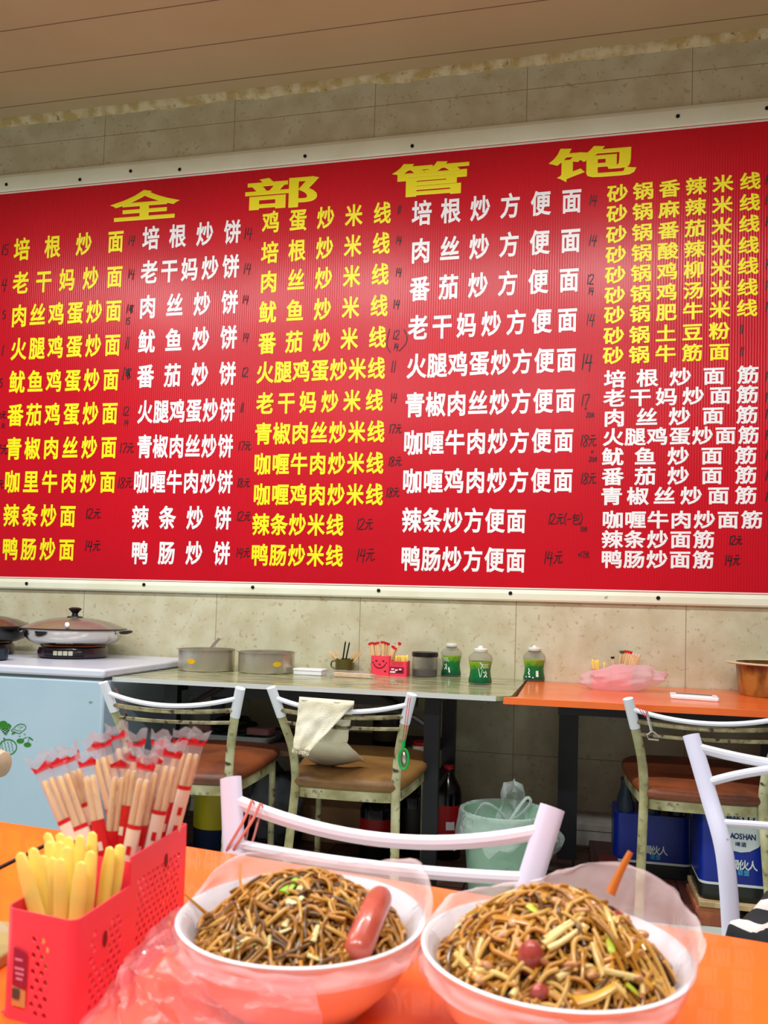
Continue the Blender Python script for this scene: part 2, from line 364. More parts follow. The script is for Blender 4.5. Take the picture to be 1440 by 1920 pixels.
colm(WHITE_T, 43, 36, [('培根炒面筋', 1153, 711, 1403, 703), ('老干妈炒面筋', 1152, 747, 1402, 740), ('肉丝炒面筋', 1152, 784, 1401, 778), ('火腿鸡蛋炒面筋', 1150, 820, 1404, 816),
    ('鱿鱼炒面筋', 1149, 857, 1399, 854), ('番茄炒面筋', 1149, 894, 1399, 891), ('青椒丝炒面筋', 1147, 931, 1399, 929), ('咖喱牛肉炒面筋', 1149, 975, 1410, 975),
    ('辣条炒面筋', 1148, 1012, 1320, 1012), ('鸭肠炒面筋', 1147, 1049, 1319, 1050)])
allch = ''.join(r[3] for r in COLS)
load_glyphs(allch, BOLD); load_glyphs('全部管饱', 0.03); load_glyphs('LAOSHN', 0.03); load_glyphs('崂山啤酒喝伙人联盟', 0.02)
GB = glyph_box(set(allch), BOLD)
def put_glyph(mb, ch, bold, p, sx, sz, box, k=0, slope=0.0, dirx=Vector((1, 0, 0)), diry=Vector((0, 0, 1))):
    vs, fs = TXT[(ch, bold)]; cx, cy = (box[0] + box[1]) / 2, (box[2] + box[3]) / 2; wx, wy = box[1] - box[0], box[3] - box[2]
    mb.add([p + dirx * ((x - cx) / wx * sx) + diry * ((y - cy) / wy * sz + slope * (x - cx) / wx * sx) + Vector((0, -.12 * z * sz, 0)) for x, y, z in vs], fs, k)
for mt, w, h, text, u0, v0, u1, v1 in COLS:
    mb = MB(); n = len(text)
    a = atY(u0, v0, YB - .0012); c = atY(u1, v1, YB - .0012)
    sl = (c.z - a.z) / (c.x - a.x); w = min(w, (u1 - u0) / (n - 1) * .98)
    for i, ch in enumerate(text):
        p = a.lerp(c, i / (n - 1)); um, vm = u0 + (u1 - u0) * i / (n - 1), v0 + (v1 - v0) * i / (n - 1)
        sx = (atY(um + w / 2, vm, YB) - atY(um - w / 2, vm, YB)).length; sz = (atY(um, vm - h / 2, YB) - atY(um, vm + h / 2, YB)).length
        put_glyph(mb, ch, BOLD, p, sx, sz, GB, slope=sl)
    on_board(mb, 'menu_line', mt, smooth=0)
for ch, u, v, w, h in (('全', 271, 384, 130, 56), ('部', 528, 361, 137, 59), ('管', 806, 335, 144, 63), ('饱', 1110, 306, 164, 64)):
    mb = MB(); p = atY(u, v, YB - .0012)
    put_glyph(mb, ch, 0.03, p, (atY(u + w / 2, v, YB) - atY(u - w / 2, v, YB)).length, (atY(u, v - h / 2, YB) - atY(u, v + h / 2, YB)).length, glyph_box(ch, 0.03), slope=-.01)
    on_board(mb, 'heading_character', YEL_H, smooth=0)

STROKES = {'1': (.22, [[(.12, 1), (.08, 0)]]), '2': (.55, [[(.02, .8), (.12, .97), (.35, .98), (.42, .75), (.25, .4), (.02, .06), (.5, .08)]]),
    '4': (.55, [[(.18, .98), (.08, .5), (.06, .42), (.5, .46)], [(.40, .95), (.32, -.12)]]), '5': (.5, [[(.45, .98), (.15, .95), (.1, .58), (.35, .55), (.38, .25), (.25, .03), (.02, .08)]]),
    '7': (.5, [[(.02, .92), (.45, .97), (.3, .45), (.18, 0)]]), '8': (.5, [[(.42, .85), (.2, .98), (.08, .78), (.32, .45), (.36, .15), (.18, .0), (.06, .2), (.4, .75), (.42, .88)]]),
    '0': (.5, [[(.25, .95), (.05, .55), (.12, .1), (.3, .05), (.42, .45), (.32, .9), (.22, .95)]]), '元': (.75, [[(.2, .92), (.58, .95)], [(.02, .62), (.7, .66)], [(.3, .62), (.22, .3), (.02, .02)], [(.46, .62), (.44, .2), (.52, .06), (.76, .2)]]),
    '+': (.5, [[(.25, .8), (.25, .2)], [(.02, .5), (.48, .52)]]), '(': (.3, [[(.25, 1.1), (.08, .6), (.22, -.1)]]), ')': (.3, [[(.05, 1.1), (.22, .6), (.02, -.1)]]),
    '一': (.5, [[(.02, .45), (.42, .52)]]), '包': (.8, [[(.25, 1), (.05, .6)], [(.2, .8), (.68, .82), (.62, .35)], [(.2, .6), (.48, .62), (.46, .4), (.2, .38)], [(.2, .62), (.18, .1), (.4, .0), (.75, .08), (.74, .2)]]),
    '#': (.5, [[(.05, .9), (.5, .2), (.1, .7), (.5, .85), (.1, .3), (.45, .5), (.05, .55), (.42, .1), (.25, .95), (.3, .0)]])}
PRICES = [('15', 10, 468, 20), ('4', 8, 533, 22), ('5', 8, 590, 16), ('1', 5, 657, 20), ('5', 2, 718, 16), ('0元', 3, 778, 14), ('元', 6, 798, 10), ('7元', 4, 843, 18), ('元', 2, 908, 16),
    ('14', 247, 450, 18), ('14', 247, 513, 18), ('1#', 243, 579, 18), ('15', 240, 602, 13), ('11', 239, 643, 24), ('1#', 237, 700, 24), ('12', 237, 771, 17), ('14', 237, 792, 11), ('17元', 238, 840, 19), ('18元', 235, 905, 20), ('12元', 175, 963, 19), ('14元', 174, 1023, 20),
    ('14', 466, 437, 22), ('14', 464, 503, 20), ('14', 461, 561, 16), ('14', 461, 632, 16), ('12', 460, 698, 18), ('11', 454, 764, 18), ('17元', 459, 836, 17), ('18元', 457, 905, 17), ('12元', 457, 968, 18), ('14元', 456, 1036, 18),
    ('11', 749, 393, 16), ('14', 748, 450, 15), ('14', 748, 510, 16), ('14', 744, 570, 17), ('12', 743, 628, 17), ('14', 743, 650, 13), ('11', 738, 687, 22), ('14', 739, 745, 17), ('17元', 742, 804, 17), ('18元', 741, 865, 18), ('18元', 737, 923, 18), ('12元', 684, 983, 21), ('14元', 686, 1040, 24),
    ('14', 1113, 375, 20), ('14', 1112, 450, 20), ('12', 1108, 524, 19), ('14', 1109, 545, 14), ('14', 1108, 599, 22), ('14', 1102, 678, 30), ('17', 1098, 750, 22), ('+', 1098, 766, 12), ('20元', 1107, 778, 9), ('18元', 1104, 826, 22), ('+', 1110, 847, 12), ('20元', 1112, 861, 9), ('18元', 1104, 897, 21),
    ('12元(一包)', 1061, 973, 20), ('15元', 1095, 992, 9), ('14元', 1038, 1045, 24), ('+17元', 1094, 1040, 12), ('11', 1391, 617, 17), ('11', 1391, 659, 17), ('12元', 1380, 1013, 17), ('14元', 1374, 1050, 20)]
PRICES += [('14', 1442, v, 18) for v in (337, 375, 415, 495, 535, 575, 706, 745, 776, 815, 853, 892, 931)]
for s, u, v, h in PRICES:
    tot = sum(STROKES[c][0] for c in s) * h * .95; x = u - tot / 2; mb = MB(); hw = .0021 if h > 12 else .0015
    if s == '14' and h == 30: hw = .0028
    for c in s:
        w, st = STROKES[c]; jt = rnd.uniform(-.05, .05)
        for poly in st:
            pts = [atY(x + (px + .12 * (py - .5) + jt * py) * h * .95, v + (.5 - py) * h, YB - .0022) for px, py in poly]
            mb.ribbon(spline(pts, 4) if len(pts) > 2 else pts, hw)
        x += w * h * .95
    on_board(mb, 'handwritten_price', INK, smooth=0)
mb = MB()
mb.ribbon(spline([atY(u, v, YB - .0022) for u, v in ((731, 616), (726, 636), (726, 650), (732, 661))]), .0022); mb.ribbon(spline([atY(u, v, YB - .0022) for u, v in ((757, 617), (763, 632), (760, 645), (748, 658))]), .0022)
on_board(mb, 'handwritten_bracket', INK, smooth=0)

# ================================================================== FREEZER
ZF, YF, XF = 0.800, 3.00, -1.885
fz = thing('chest_freezer', 'white chest freezer with green ice cream decals against the back wall', 'freezer', (-2.55, 3.42, 0))
FO = Vector((-2.55, 3.42, 0))
def at(mb, O):
    for p in mb.v: p -= O
    return mb
fz_m = mat('freezer_white', (172, 194, 208), 0.3, c2=(166, 190, 205), scale=3, spots=(130, 140, 142), sscale=34, slo=.72, shi=.76)
at(MB().box(-3.25, XF, YF, YW - .03, .06, ZF - .045), FO).build('body', fz_m, fz, bevel=.012)
at(MB().box(-3.25, XF - .004, YF + .004, YW - .03, ZF - .05, ZF - .035), FO).build('gasket', mat('grey_gasket', (90, 92, 92), .7), fz)
at(MB().box(-3.26, XF + .004, YF - .006, YW - .03, ZF - .037, ZF), FO).build('lid', mat('freezer_lid', (206, 210, 224), .25), fz, bevel=.01)
at(MB().box(-3.2, XF - .05, YF + .05, YW - .08, 0, .06), FO).build('plinth', BLACKP, fz)
GREEN_D = mat('green_decal', (40, 122, 24), .4)
yd = YF - .0012
def dpt(u, v): return atY(u, v, yd)
def z1(x, y): return (x / 11.29, 1330 + y / 11.29)
d = MB()
def poly_face(mb, pts, k=0): mb.add(pts, [tuple(range(len(pts)))[::-1]], k)
# cone
def dots(pts): return [dpt(*z1(*p)) for p in pts]
poly_face(d, dots([(-60, 380), (240, 380), (235, 340), (190, 300), (140, 300), (150, 275), (100, 245), (40, 245), (-20, 270), (-50, 310)]))
for seg in ([(0, 395), (110, 540), (130, 540), (215, 395)], [(0, 395), (215, 395)], [(40, 400), (160, 480)], [(100, 400), (185, 450)], [(180, 400), (60, 470)], [(110, 400), (30, 440)], [(195, 430), (95, 510)], [(60, 470), (140, 525)]):
    d.ribbon(dots(seg), .0016)
at(d, FO).build('cone_decal', GREEN_D, fz, smooth=0)
d = MB()
d.ribbon(dots([(240, 445), (360, 335), (430, 310), (510, 320), (548, 360), (540, 410), (430, 505), (390, 510), (240, 460), (240, 445)]), .0017)
d.ribbon(dots([(290, 440), (320, 420), (340, 455), (370, 435), (390, 460), (450, 450)]), .0013); d.ribbon(dots([(320, 490), (250, 525)]), .0035)
for seg in ([(370, 385), (440, 350)], [(400, 415), (470, 370)], [(440, 400), (500, 355)]): d.ribbon(dots(seg), .0006)
at(d, FO).build('popsicle_decal', GREEN_D, fz, smooth=0)
d = MB()
d.ribbon(dots([(180 * math.cos(a) + 170, 800 - 160 * math.sin(a)) for a in [i * 2 * PI / 40 for i in range(41)]]), .0024)
d.ribbon(dots([(85, 640), (90, 605)]), .004)
for x0 in (20, 90, 160, 230): d.ribbon(dots([(x0 + 12 * ((-1) ** i) + 8 * i, 670 + 38 * i) for i in range(7)]), .0012)
at(d, FO).build('melon_decal', GREEN_D, fz, smooth=0)
d = MB()
for cx_, cy_, rx_, ry_ in ((430, 670, 80, 52), (580, 750, 80, 50)): poly_face(d, dots([(cx_ + rx_ * math.cos(a), cy_ - ry_ * math.sin(a)) for a in [i * 2 * PI / 20 for i in range(20)]]))
d.ribbon(dots([(480, 630), (540, 600), (620, 590), (590, 700)]), .0014); d.ribbon(dots([(620, 595), (695, 655)]), .003)
for cx_, cy_ in ((415, 570), (520, 530)):
    for a in (0, 1.05, 2.1): d.ribbon(dots([(cx_ - 32 * math.cos(a), cy_ - 26 * math.sin(a)), (cx_ + 32 * math.cos(a), cy_ + 26 * math.sin(a))]), .0004)
at(d, FO).build('cherry_decal', GREEN_D, fz, smooth=0)

# ================================================================== FAR TABLES
ZT = 0.765
YT = 3.05
marble = mat('green_marble_laminate', (178, 180, 140), 0.25, c2=(112, 116, 76), scale=5, lo=.38, hi=.6, stretch=(1.2, 7, 1), spots=(190, 180, 150), sscale=4, slo=.55, shi=.7, coat=.3)
gt = thing('folding_table', 'green marble topped folding table with metal edging along the back wall', 'table', (-1.1, 3.42, 0))
GO = Vector((-1.1, 3.42, 0))
at(MB().prism(rounded([(-1.875, YT), (-.275, YT), (-.215, YT + .04), (-.20, YW - .005), (-1.875, YW - .005)], [.005, .02, .02, .005, .005]), ZT - .018, ZT), GO).build('tabletop', marble, gt)
at(MB().box(-1.876, -.27, YT - .003, YT, ZT - .018, ZT + .001), GO).build('metal_edging', mat('silver_edging', (222, 226, 222), .3, .35), gt)
for lx in (-.53, -1.66):
    leg = at(MB().box(lx - .03, lx + .03, YT + .10, YT + .14, 0, ZT - .024), GO).build('leg', BLACK, gt)
    leg = at(MB().box(lx - .03, lx + .03, YT + .56, YT + .60, 0, ZT - .024), GO).build('leg', BLACK, gt)
    at(MB().box(lx - .02, lx + .02, YT + .14, YT + .56, .36, .39).box(lx - .02, lx + .02, YT + .14, YT + .56, ZT - .06, ZT - .024), GO).build('leg_brace', BLACK, gt)
    s = -1 if lx > -1 else 1
    at(MB().tube([(lx, YT + .12, ZT - .16), (lx + s * .22, YT + .12, ZT - .03)], .012, 6), GO).build('folding_strut', BLACK, gt)
at(MB().box(-1.6, -.6, YT + .14, YT + .17, ZT - .075, ZT - .024), GO).build('apron', BLACK, gt)
at(MB().box(-1.69, -.56, YT + .16, YW - .04, .455, .475), GO).build('lower_shelf', mat('dark_brown_board', (84, 58, 42), .6), gt)

ot = thing('wall_table', 'worn orange table with black square legs along the back wall', 'table', (.6, 3.42, 0))
OO = Vector((.6, 3.42, 0))
at(MB().prism(rounded([(-.255, YT + .02), (1.75, YT + .02), (1.75, YW - .005), (-.195, YW - .005), (-.195, YT + .06)], [.02, .005, .005, .005, .02]), ZT - .03, ZT - .004), OO).build('tabletop', ORANGE_FAR, ot, bevel=.005)
for lx, ly in ((-.0, YT + .62), (1.6, YT + .62), (1.6, YT + .1)):
    at(MB().box(lx - .042, lx + .042, ly - .03, ly + .03, 0, ZT - .03), OO).build('leg', BLACK, ot)
at(MB().box(.04, 1.6, YT + .59, YT + .62, ZT - .10, ZT - .03).box(-.04, 1.6, YT + .08, YT + .11, ZT - .065, ZT - .03), OO).build('apron', BLACK, ot)

# ================================================================== CHAIRS
def chair(label, x, y, rz, H=.79, white=False, vinyl=VINYL, seat_k=1.06, dips=(.035, .012, .004), bow=.025, gaps=(.032, .077, .124), hooked=None, seat_w=.187):
    t = thing('dining_chair', label, 'chair', (x, y, 0), rz, 'metal framed dining chairs')
    fm = WHITE_PAINT if white else IVORY
    paths = {}
    for s in (-1, 1):
        w = seat_w
        P = spline([(s * (w + .018), -.07, 0), (s * (w + .008), -.03, .22), (s * w, 0, .42), (s * (w + .002), -.004, .50), (s * (w + .012), -.022, H - .21), (s * (w + .036), -.065, H - .11), (s * (w + .066), -.105, H)], 7)
        paths[s] = P
        k = [i for i, p in enumerate(P) if p.z < H - .095]
        post = MB().tube(P, .0165, 14, flat=.62, ref=(1, 0, 0)).build('back_post', fm, t)
        if not white:
            MB().tube([P[k[-1]].lerp(P[k[-1] + 1], .5)] + P[k[-1] + 1:] + [P[-1] + (P[-1] - P[-2]).normalized() * .004], .0182, 14, flat=.66, ref=(1, 0, 0)).build('white_sleeve', SLEEVE, post)['label'] = 'white sleeve on the post top'
        MB().tube([(s * .225, .455, 0), (s * .222, .45, .43)], .0135, 12).build('leg', fm, t)
    def on(s, z):
        P = paths[s]
        for i in range(len(P) - 1):
            if P[i].z <= z <= P[i + 1].z: return P[i].lerp(P[i + 1], (z - P[i].z) / (P[i + 1].z - P[i].z))
        return P[-1]
    for i, g in enumerate(gaps):
        a, c = on(-1, H - g), on(1, H - g); R = []
        for j in range(19):
            q = j / 18; p = a.lerp(c, q); e = 4 * q * (1 - q); R.append(p + Vector((0, -bow * e, -dips[i] * e)))
        r = (.0098, .0085, .0075)[i] if white else (.0085, .0078, .0066)[i]
        MB().tube(R, r, 10).build('back_rail', SLEEVE if (white or i == 0) else RUSTY, t)
        t['rail%d' % i] = 0
    def outline(k, z, tilt=.025):
        pts = []
        for a, bb in ((-.175, -.01), (-.05, -.022), (.05, -.022), (.175, -.01), (.205, .06), (.232, .25), (.238, .40), (.215, .48), (.15, .515), (0, .528), (-.15, .515), (-.215, .48), (-.238, .40), (-.232, .25), (-.205, .06)):
            pts.append(Vector((a, bb, 0)))
        C = Vector((0, .25, 0)); sm = []
        n = len(pts)
        for i in range(n):
            p0, p1, p2, p3 = pts[i - 1], pts[i], pts[(i + 1) % n], pts[(i + 2) % n]
            for q in range(3):
                tt = q / 3; sm.append(0.5 * (2 * p1 + (p2 - p0) * tt + (2 * p0 - 5 * p1 + 4 * p2 - p3) * tt * tt + (3 * p1 - p0 - 3 * p2 + p3) * tt ** 3))
        return [C + (p - C) * k * seat_k + Vector((0, .015, z + tilt * (C + (p - C) * k).y / .5)) for p in sm]
    MB().rings([outline(.95, .428), outline(.985, .436), outline(1.0, .448), outline(.985, .462), outline(.92, .472), outline(.6, .478), outline(.15, .479)]).build('seat', vinyl, t, smooth=60)
    MB().rings([outline(.95, .392), outline(.95, .430), outline(.88, .430), outline(.88, .392), outline(.95, .392)], cap0=False, cap1=False).build('seat_frame', fm, t)
    return t, paths
chA, pA = chair('brown seated metal chair standing in front of the freezer corner', -1.385, 2.715, math.radians(5), vinyl=VINYL)
chB, pB = chair('tan seated metal chair with a white towel over its back rail', -.785, 2.815, math.radians(1.5), vinyl=VINYL_TAN)
chC, pC = chair('brown seated metal chair with a hanging bottle opener at the orange wall table', .468, 3.035, 0, vinyl=VINYL, seat_w=.200)
chD, pD = chair('white painted metal chair pushed up behind the two noodle bowls', -.255, .985, math.radians(180 - 3), H=.835, white=True, dips=(.038, .012, .0), bow=.012, gaps=(.028, .085, .16), seat_w=.165)
chE, pE = chair('rust flecked white metal chair in front of the blue beer packs', .498, 1.60, math.radians(178), H=.85, white=True, dips=(.03, -.045, .0), bow=.012, gaps=(.022, .088, .155), seat_w=.195)

exec_later = []

# small things hung on the chairs
RUB = mat('pink_rubber_band', (220, 140, 130), .5)
def loop(name, label, cat, pts, r, mt, group=None):
    o = MB().tube(pts, r, 6).build(name, mt, loc=pts[0]); return tag(o, label, cat, group)

# towel over chair B
tw_m = mat('off_white_cotton', (236, 230, 208), .85, c2=(224, 214, 186), scale=10, bump=.3, bscale=260)
tw = MB()
yr = 2.70
def quad(c0, c1, c2, c3, ya, yb, fold, ph):
    def fn(a, bb):
        u = (c0[0] * (1 - a) + c1[0] * a) * (1 - bb) + (c3[0] * (1 - a) + c2[0] * a) * bb
        v = (c0[1] * (1 - a) + c1[1] * a) * (1 - bb) + (c3[1] * (1 - a) + c2[1] * a) * bb
        v += (5 * noise.noise((a * 3, ph, 2)) + (14 * math.sin(PI * min(1, a * 1.1)) if ph == 2.6 else 0)) * bb
        u += 4 * noise.noise((ph, bb * 4, a * 5)) * bb
        y = ya + (yb - ya) * bb + fold * math.sin(a * 9 + ph + bb * 2.5) * bb + .006 * noise.noise((a * 5, bb * 5, ph))
        return atY(u, v, y)
    return fn
tw.grid(quad((561, 1310), (664, 1320), (580, 1410), (549, 1405), yr - .028, yr - .045, .006, 0), 22, 22)
tw.grid(quad((564, 1312), (664, 1318), (650, 1395), (560, 1390), yr + .005, yr + .06, .012, 2), 22, 16)
tw.grid(quad((560, 1388), (650, 1393), (684, 1428), (566, 1418), yr + .06, yr + .24, .012, 2.6), 22, 10)
tw.grid(lambda a, bb: Vector((atY(561 + 103 * a, 1311 + 8 * a, yr - .028 + .033 * bb).x, yr - .028 + .033 * bb, atY(561 + 103 * a, 1311 + 8 * a, yr - .012).z + .008 * math.sin(PI * bb))), 20, 5)
for i in range(26):   # frayed hem
    a = i / 25; p = atY(549 + 31 * a, 1405 + 5 * a, yr - .045); tw.tube([p, p + Vector((rnd.uniform(-.004, .004), -.001, -rnd.uniform(.006, .014)))], .0008, 4)
tag(tw.build('towel', tw_m, solid=.002), 'frayed off-white towel draped over the tan chair back rail', 'towel')

# green opener hanging from chair B
p0 = atY(768, 1308, 2.69); p1 = atY(757, 1392, 2.66)
op = thing('bottle_opener', 'green bottle opener hung by a red string on the towel chair', 'opener', p1)
gr = mat('green_plastic', (16, 160, 70), .3)
def off(pts): return [Vector(p) - p1 for p in pts]
MB().tube(off([atY(u, v, 2.66) for u, v in ((757, 1388), (757, 1398), (755, 1406))]), .0055, 8).build('handle', gr, op)
ring = [atY(757 + 9 * math.cos(a), 1423 + 19 * math.sin(a), 2.66) for a in [i * 2 * PI / 24 for i in range(25)]]
MB().tube(off(ring), .004, 8).build('opener_ring', gr, op)
b = MB(); b.add(off([atY(757 + 6 * math.cos(a), 1423 + 15 * math.sin(a), 2.662) for a in [i * 2 * PI / 20 for i in range(20)]]), [tuple(range(20))]); b.build('metal_insert', STEEL_DULL, op, solid=.002)
sred = mat('red_string', (190, 40, 50), .6)
sm_ = MB()
for du in (-2, 2): sm_.tube(off(spline([atY(768 + du, 1306, 2.712), atY(762 + du, 1350, 2.66), atY(757 + du, 1389, 2.66)])), .0013, 5)
sm_.build('string', sred, op)
# steel opener on chair C
q1 = atY(1218, 1350, 2.90)
oc = thing('bottle_opener', 'steel bottle opener dangling from the chair at the orange wall table', 'opener', q1)
def offq(pts): return [Vector(p) - q1 for p in pts]
b = MB(); b.tube(offq([atY(1212, 1333, 2.9), atY(1222, 1372, 2.9)]), .0045, 6, flat=.4)
b.tube(offq([atY(*p, 2.9) for p in ((1222, 1372), (1213, 1378), (1216, 1386), (1235, 1388), (1236, 1382), (1226, 1373), (1222, 1372))]), .003, 6); b.build('opener_body', STEEL, oc)
b = MB()
for k in range(3): b.tube(offq(spline([atY(1195 + 6 * k, 1322 + 3 * k, 2.915), atY(1203 + 4 * k, 1336, 2.90), atY(1211 + k, 1345, 2.90)])), .0014, 5)
b.build('string', sred, oc)
# black opener on chair A
q2 = atY(234, 1340, 2.70)
oa = thing('bottle_opener', 'small black bottle opener hung on the chair by the freezer', 'opener', q2)
b = MB(); b.tube([Vector(atY(*p, 2.7)) - q2 for p in ((237, 1338), (236, 1352), (231, 1360), (228, 1368), (238, 1368), (238, 1358), (236, 1352))], .0035, 6); b.build('opener_body', BLACKP, oa)
MB().tube([Vector(atY(*p, 2.66)) - q2 for p in ((216, 1290), (226, 1310), (237, 1338))], .0012, 5).build('string', sred, oa)
# rubber bands on chair D
ya = 1.075
for k, (a, c, dd) in enumerate((((474, 1504), (425, 1596), 0), ((490, 1509), (437, 1596), 1))):
    y0 = 1.075
    pts = spline([atY(a[0] - 2, a[1] - 2, y0 - .014), atY((a[0] * 2 + c[0]) / 3, (a[1] * 2 + c[1]) / 3 + 2, y0 - .018), atY((a[0] + c[0] * 2) / 3, (a[1] + 2 * c[1]) / 3, y0 - .018), atY(c[0], c[1], y0 - .016), atY(c[0] + 16, c[1] + 8, y0 + .0), atY(c[0] + 32, c[1] - 6, y0 + .016), atY(a[0] - 4, a[1] + 24, y0 + .018), atY(a[0] + 2, a[1] + 2, y0 + .013), atY(a[0] - 2, a[1] - 2, y0 - .014)], 5)
    o = MB().tube(pts, .0021, 6, flat=.5).build('rubber_band', RUB, loc=pts[0])
    tag(o, ('dark pink rubber band looped on the white chair rail, nearer the post' if k == 0 else 'pale pink rubber band looped on the white chair rail, farther from the post'), 'rubber band', 'rubber bands on the white chair')

# ================================================================== ON THE FREEZER: WOKS
def wok(label, c, body_m, lid_m):
    t = thing('electric_wok', label, 'wok', c); t.scale = (1.13, 1.13, .98)
    MB().lathe([(.128, 0), (.143, .006), (.146, .03), (.140, .052), (.12, .056), (0.001, .056)], seg=48).build('heater_base', mat('dark_maroon_enamel', (50, 18, 34), .25, coat=.5), t)
    MB().lathe([(.132, .057), (.134, .060), (.132, .063)], seg=48, cap0=False).build('copper_ring', mat('copper', (190, 96, 50), .3, .8), t)
    MB().lathe([(.11, .063), (.15, .066), (.18, .082), (.20, .105), (.206, .135), (.214, .141), (.212, .143), (.20, .138), (.15, .08), (.001, .075)], seg=56).build('pan', body_m, t)
    MB().lathe([(.215, .143), (.218, .147), (.19, .160), (.15, .178), (.10, .192), (.05, .199), (.001, .201)], seg=56).build('lid', lid_m, t)
    MB().lathe([(.218, .1425), (.222, .146), (.216, .149)], seg=56, cap0=False).build('lid_rim', BLACKP, t)
    kb = MB().lathe([(.034, .200), (.032, .205), (.014, .209), (.012, .222), (.024, .238), (.029, .244), (.020, .250), (.001, .251)], seg=28).build('knob', BLACKP, t)
    MB().lathe([(.022, .2495), (.012, .2525), (.001, .253)], seg=24).build('knob_cap', mat('dark_red', (120, 26, 24), .3), kb)
    for s in (-1, 1):
        MB().tube([(s * .20, 0, .12), (s * .222, 0, .128), (s * .235, 0, .130)], .005, 8).build('handle_bracket', STEEL, t)
        MB().tube(spline([(s * .225, 0, .132), (s * .25, 0, .134), (s * .275, 0, .139)]), [.006 + .004 * math.sin(PI * i / 12) for i in range(13)], 10, flat=2.2, ref=(0, 0, 1)).build('handle', BLACKP, t)
    pn = MB(); A0 = -PI / 2 + .06
    rg = []
    for a in [A0 + (i - 8) / 16 * 1.15 + .25 for i in range(17)]:
        rg.append([Vector((.1475 * math.cos(a), .1475 * math.sin(a), z)) for z in (.012, .046)])
    pn.rings(rg, cap0=False, cap1=False, closed=False)
    pnl = pn.build('control_panel', mat('panel_dark', (30, 22, 26), .3), t, solid=.002)
    for k in range(4):
        a = A0 + .04 + .14 * k; R = Matrix.Rotation(a + PI / 2, 4, 'Z')
        MB().box(-.009, .009, -.1515, -.147, .018, .040, M=R).build('button', mat('cream_button', (214, 210, 186), .4), pnl, bevel=.002)
    return t
chrome_wok = mat('polished_steel', (205, 200, 188), .10, 1.0)
lid_glass = mat('tinted_lid', (140, 128, 116), .24, .45, c2=(152, 142, 130), scale=6)
cw = standing(137, 1236, ZF, .146); cw.y = min(cw.y, YW - .26)
wok('electric wok with a domed lid and black knob beside the freezer edge', cw, chrome_wok, lid_glass)
tag(MB().tube([Vector((.10, -.205, .158)), Vector((.118, -.232, .170))], .010, 12).build('bottle_cap', WHITE_PL, loc=(0, 0, 0)), None, None)
sp = bpy.data.objects['bottle_cap']; sp.name = 'ladle_handle_end'; sp.location = cw
tag(sp, 'white tipped ladle handle sticking out from under the wok lid', 'ladle')
cw2 = cw + Vector((-.52, -.02, 0))
wok('second electric wok cut off by the left edge of the view', cw2, mat('dark_steel', (84, 84, 86), .25, 1.0), mat('reddish_lid', (110, 84, 76), .22, .6))
c3 = standing(14, 1238, ZF, .10)
dsh = MB().lathe([(.085, 0), (.10, .006), (.102, .05), (.098, .05), (.094, .008), (.001, .006)], seg=40).build('frying_dish', mat('slate_enamel', (28, 44, 56), .3), loc=(0, 0, 0)); dsh.location = c3 + Vector((-.03, -.12, 0))
tag(dsh, 'low dark slate dish in front of the second wok', 'dish')

# ================================================================== ON THE GREEN TABLE
def pot(label, u, v, r, h, group='steel pots on the green table'):
    c = standing(u, v, ZT, r); t = thing('steel_pot', label, 'pot', c, group=group)
    MB().lathe([(r * .95, 0), (r * .985, .004), (r, .02), (r, h), (r * 1.07, h + .003), (r * 1.07, h + .006), (r * .985, h + .004), (r * .975, .01), (.001, .006)], seg=56).build('pot_body', STEEL_DULL, t)
    b = MB(); a0 = -PI / 2 + (-.12 if u < 450 else .75)
    rg = [[Vector(((r + .001) * math.cos(a0 + x), (r + .001) * math.sin(a0 + x), h * .5 + zz)) for zz in (-.012 * math.sqrt(max(0, 1 - (x / .16) ** 2)), .012 * math.sqrt(max(0, 1 - (x / .16) ** 2)))] for x in [(-8 + i) / 8 * .16 for i in range(17)]]
    b.rings(rg, cap0=False, cap1=False, closed=False); b.build('sticker', mat('yellow_sticker', (222, 176, 20), .4), t)['label'] = 'yellow oval sticker'
    MB().lathe([(r * .93, h * .72), (.001, h * .73)], seg=40, cap0=False).build('contents', mat('grey_broth', (120, 110, 92), .25), t)
    return c
pc = pot('round steel pot with a ladle in it beside the freezer', 387, 1261, .133, .098)
pot('empty round steel pot behind the towel chair', 499, 1265, .133, .094)
lad = thing('ladle', 'steel ladle handle leaning out of the pot by the freezer', 'ladle', pc)
MB().tube([(.0, .0, .075), (.03, -.02, .11), (.075, -.03, .158)], [.004, .006, .009], 10, flat=.5).build('handle', STEEL, lad)
MB().lathe([(.001, .052), (.02, .056), (.03, .068), (.033, .078)], seg=24).build('bowl', STEEL, lad)

bx = atZ(576, 1266, ZT); t = thing('white_box', 'flat white box lying between the steel pot and the chopstick bag', 'box', bx, math.radians(-4))
MB().box(-.07, .07, 0, .07, 0, .026).build('body', WHITE_PL, t, bevel=.003); MB().box(-.072, .072, -.002, .072, .018, .029).build('lid', WHITE_PL, t, bevel=.003)

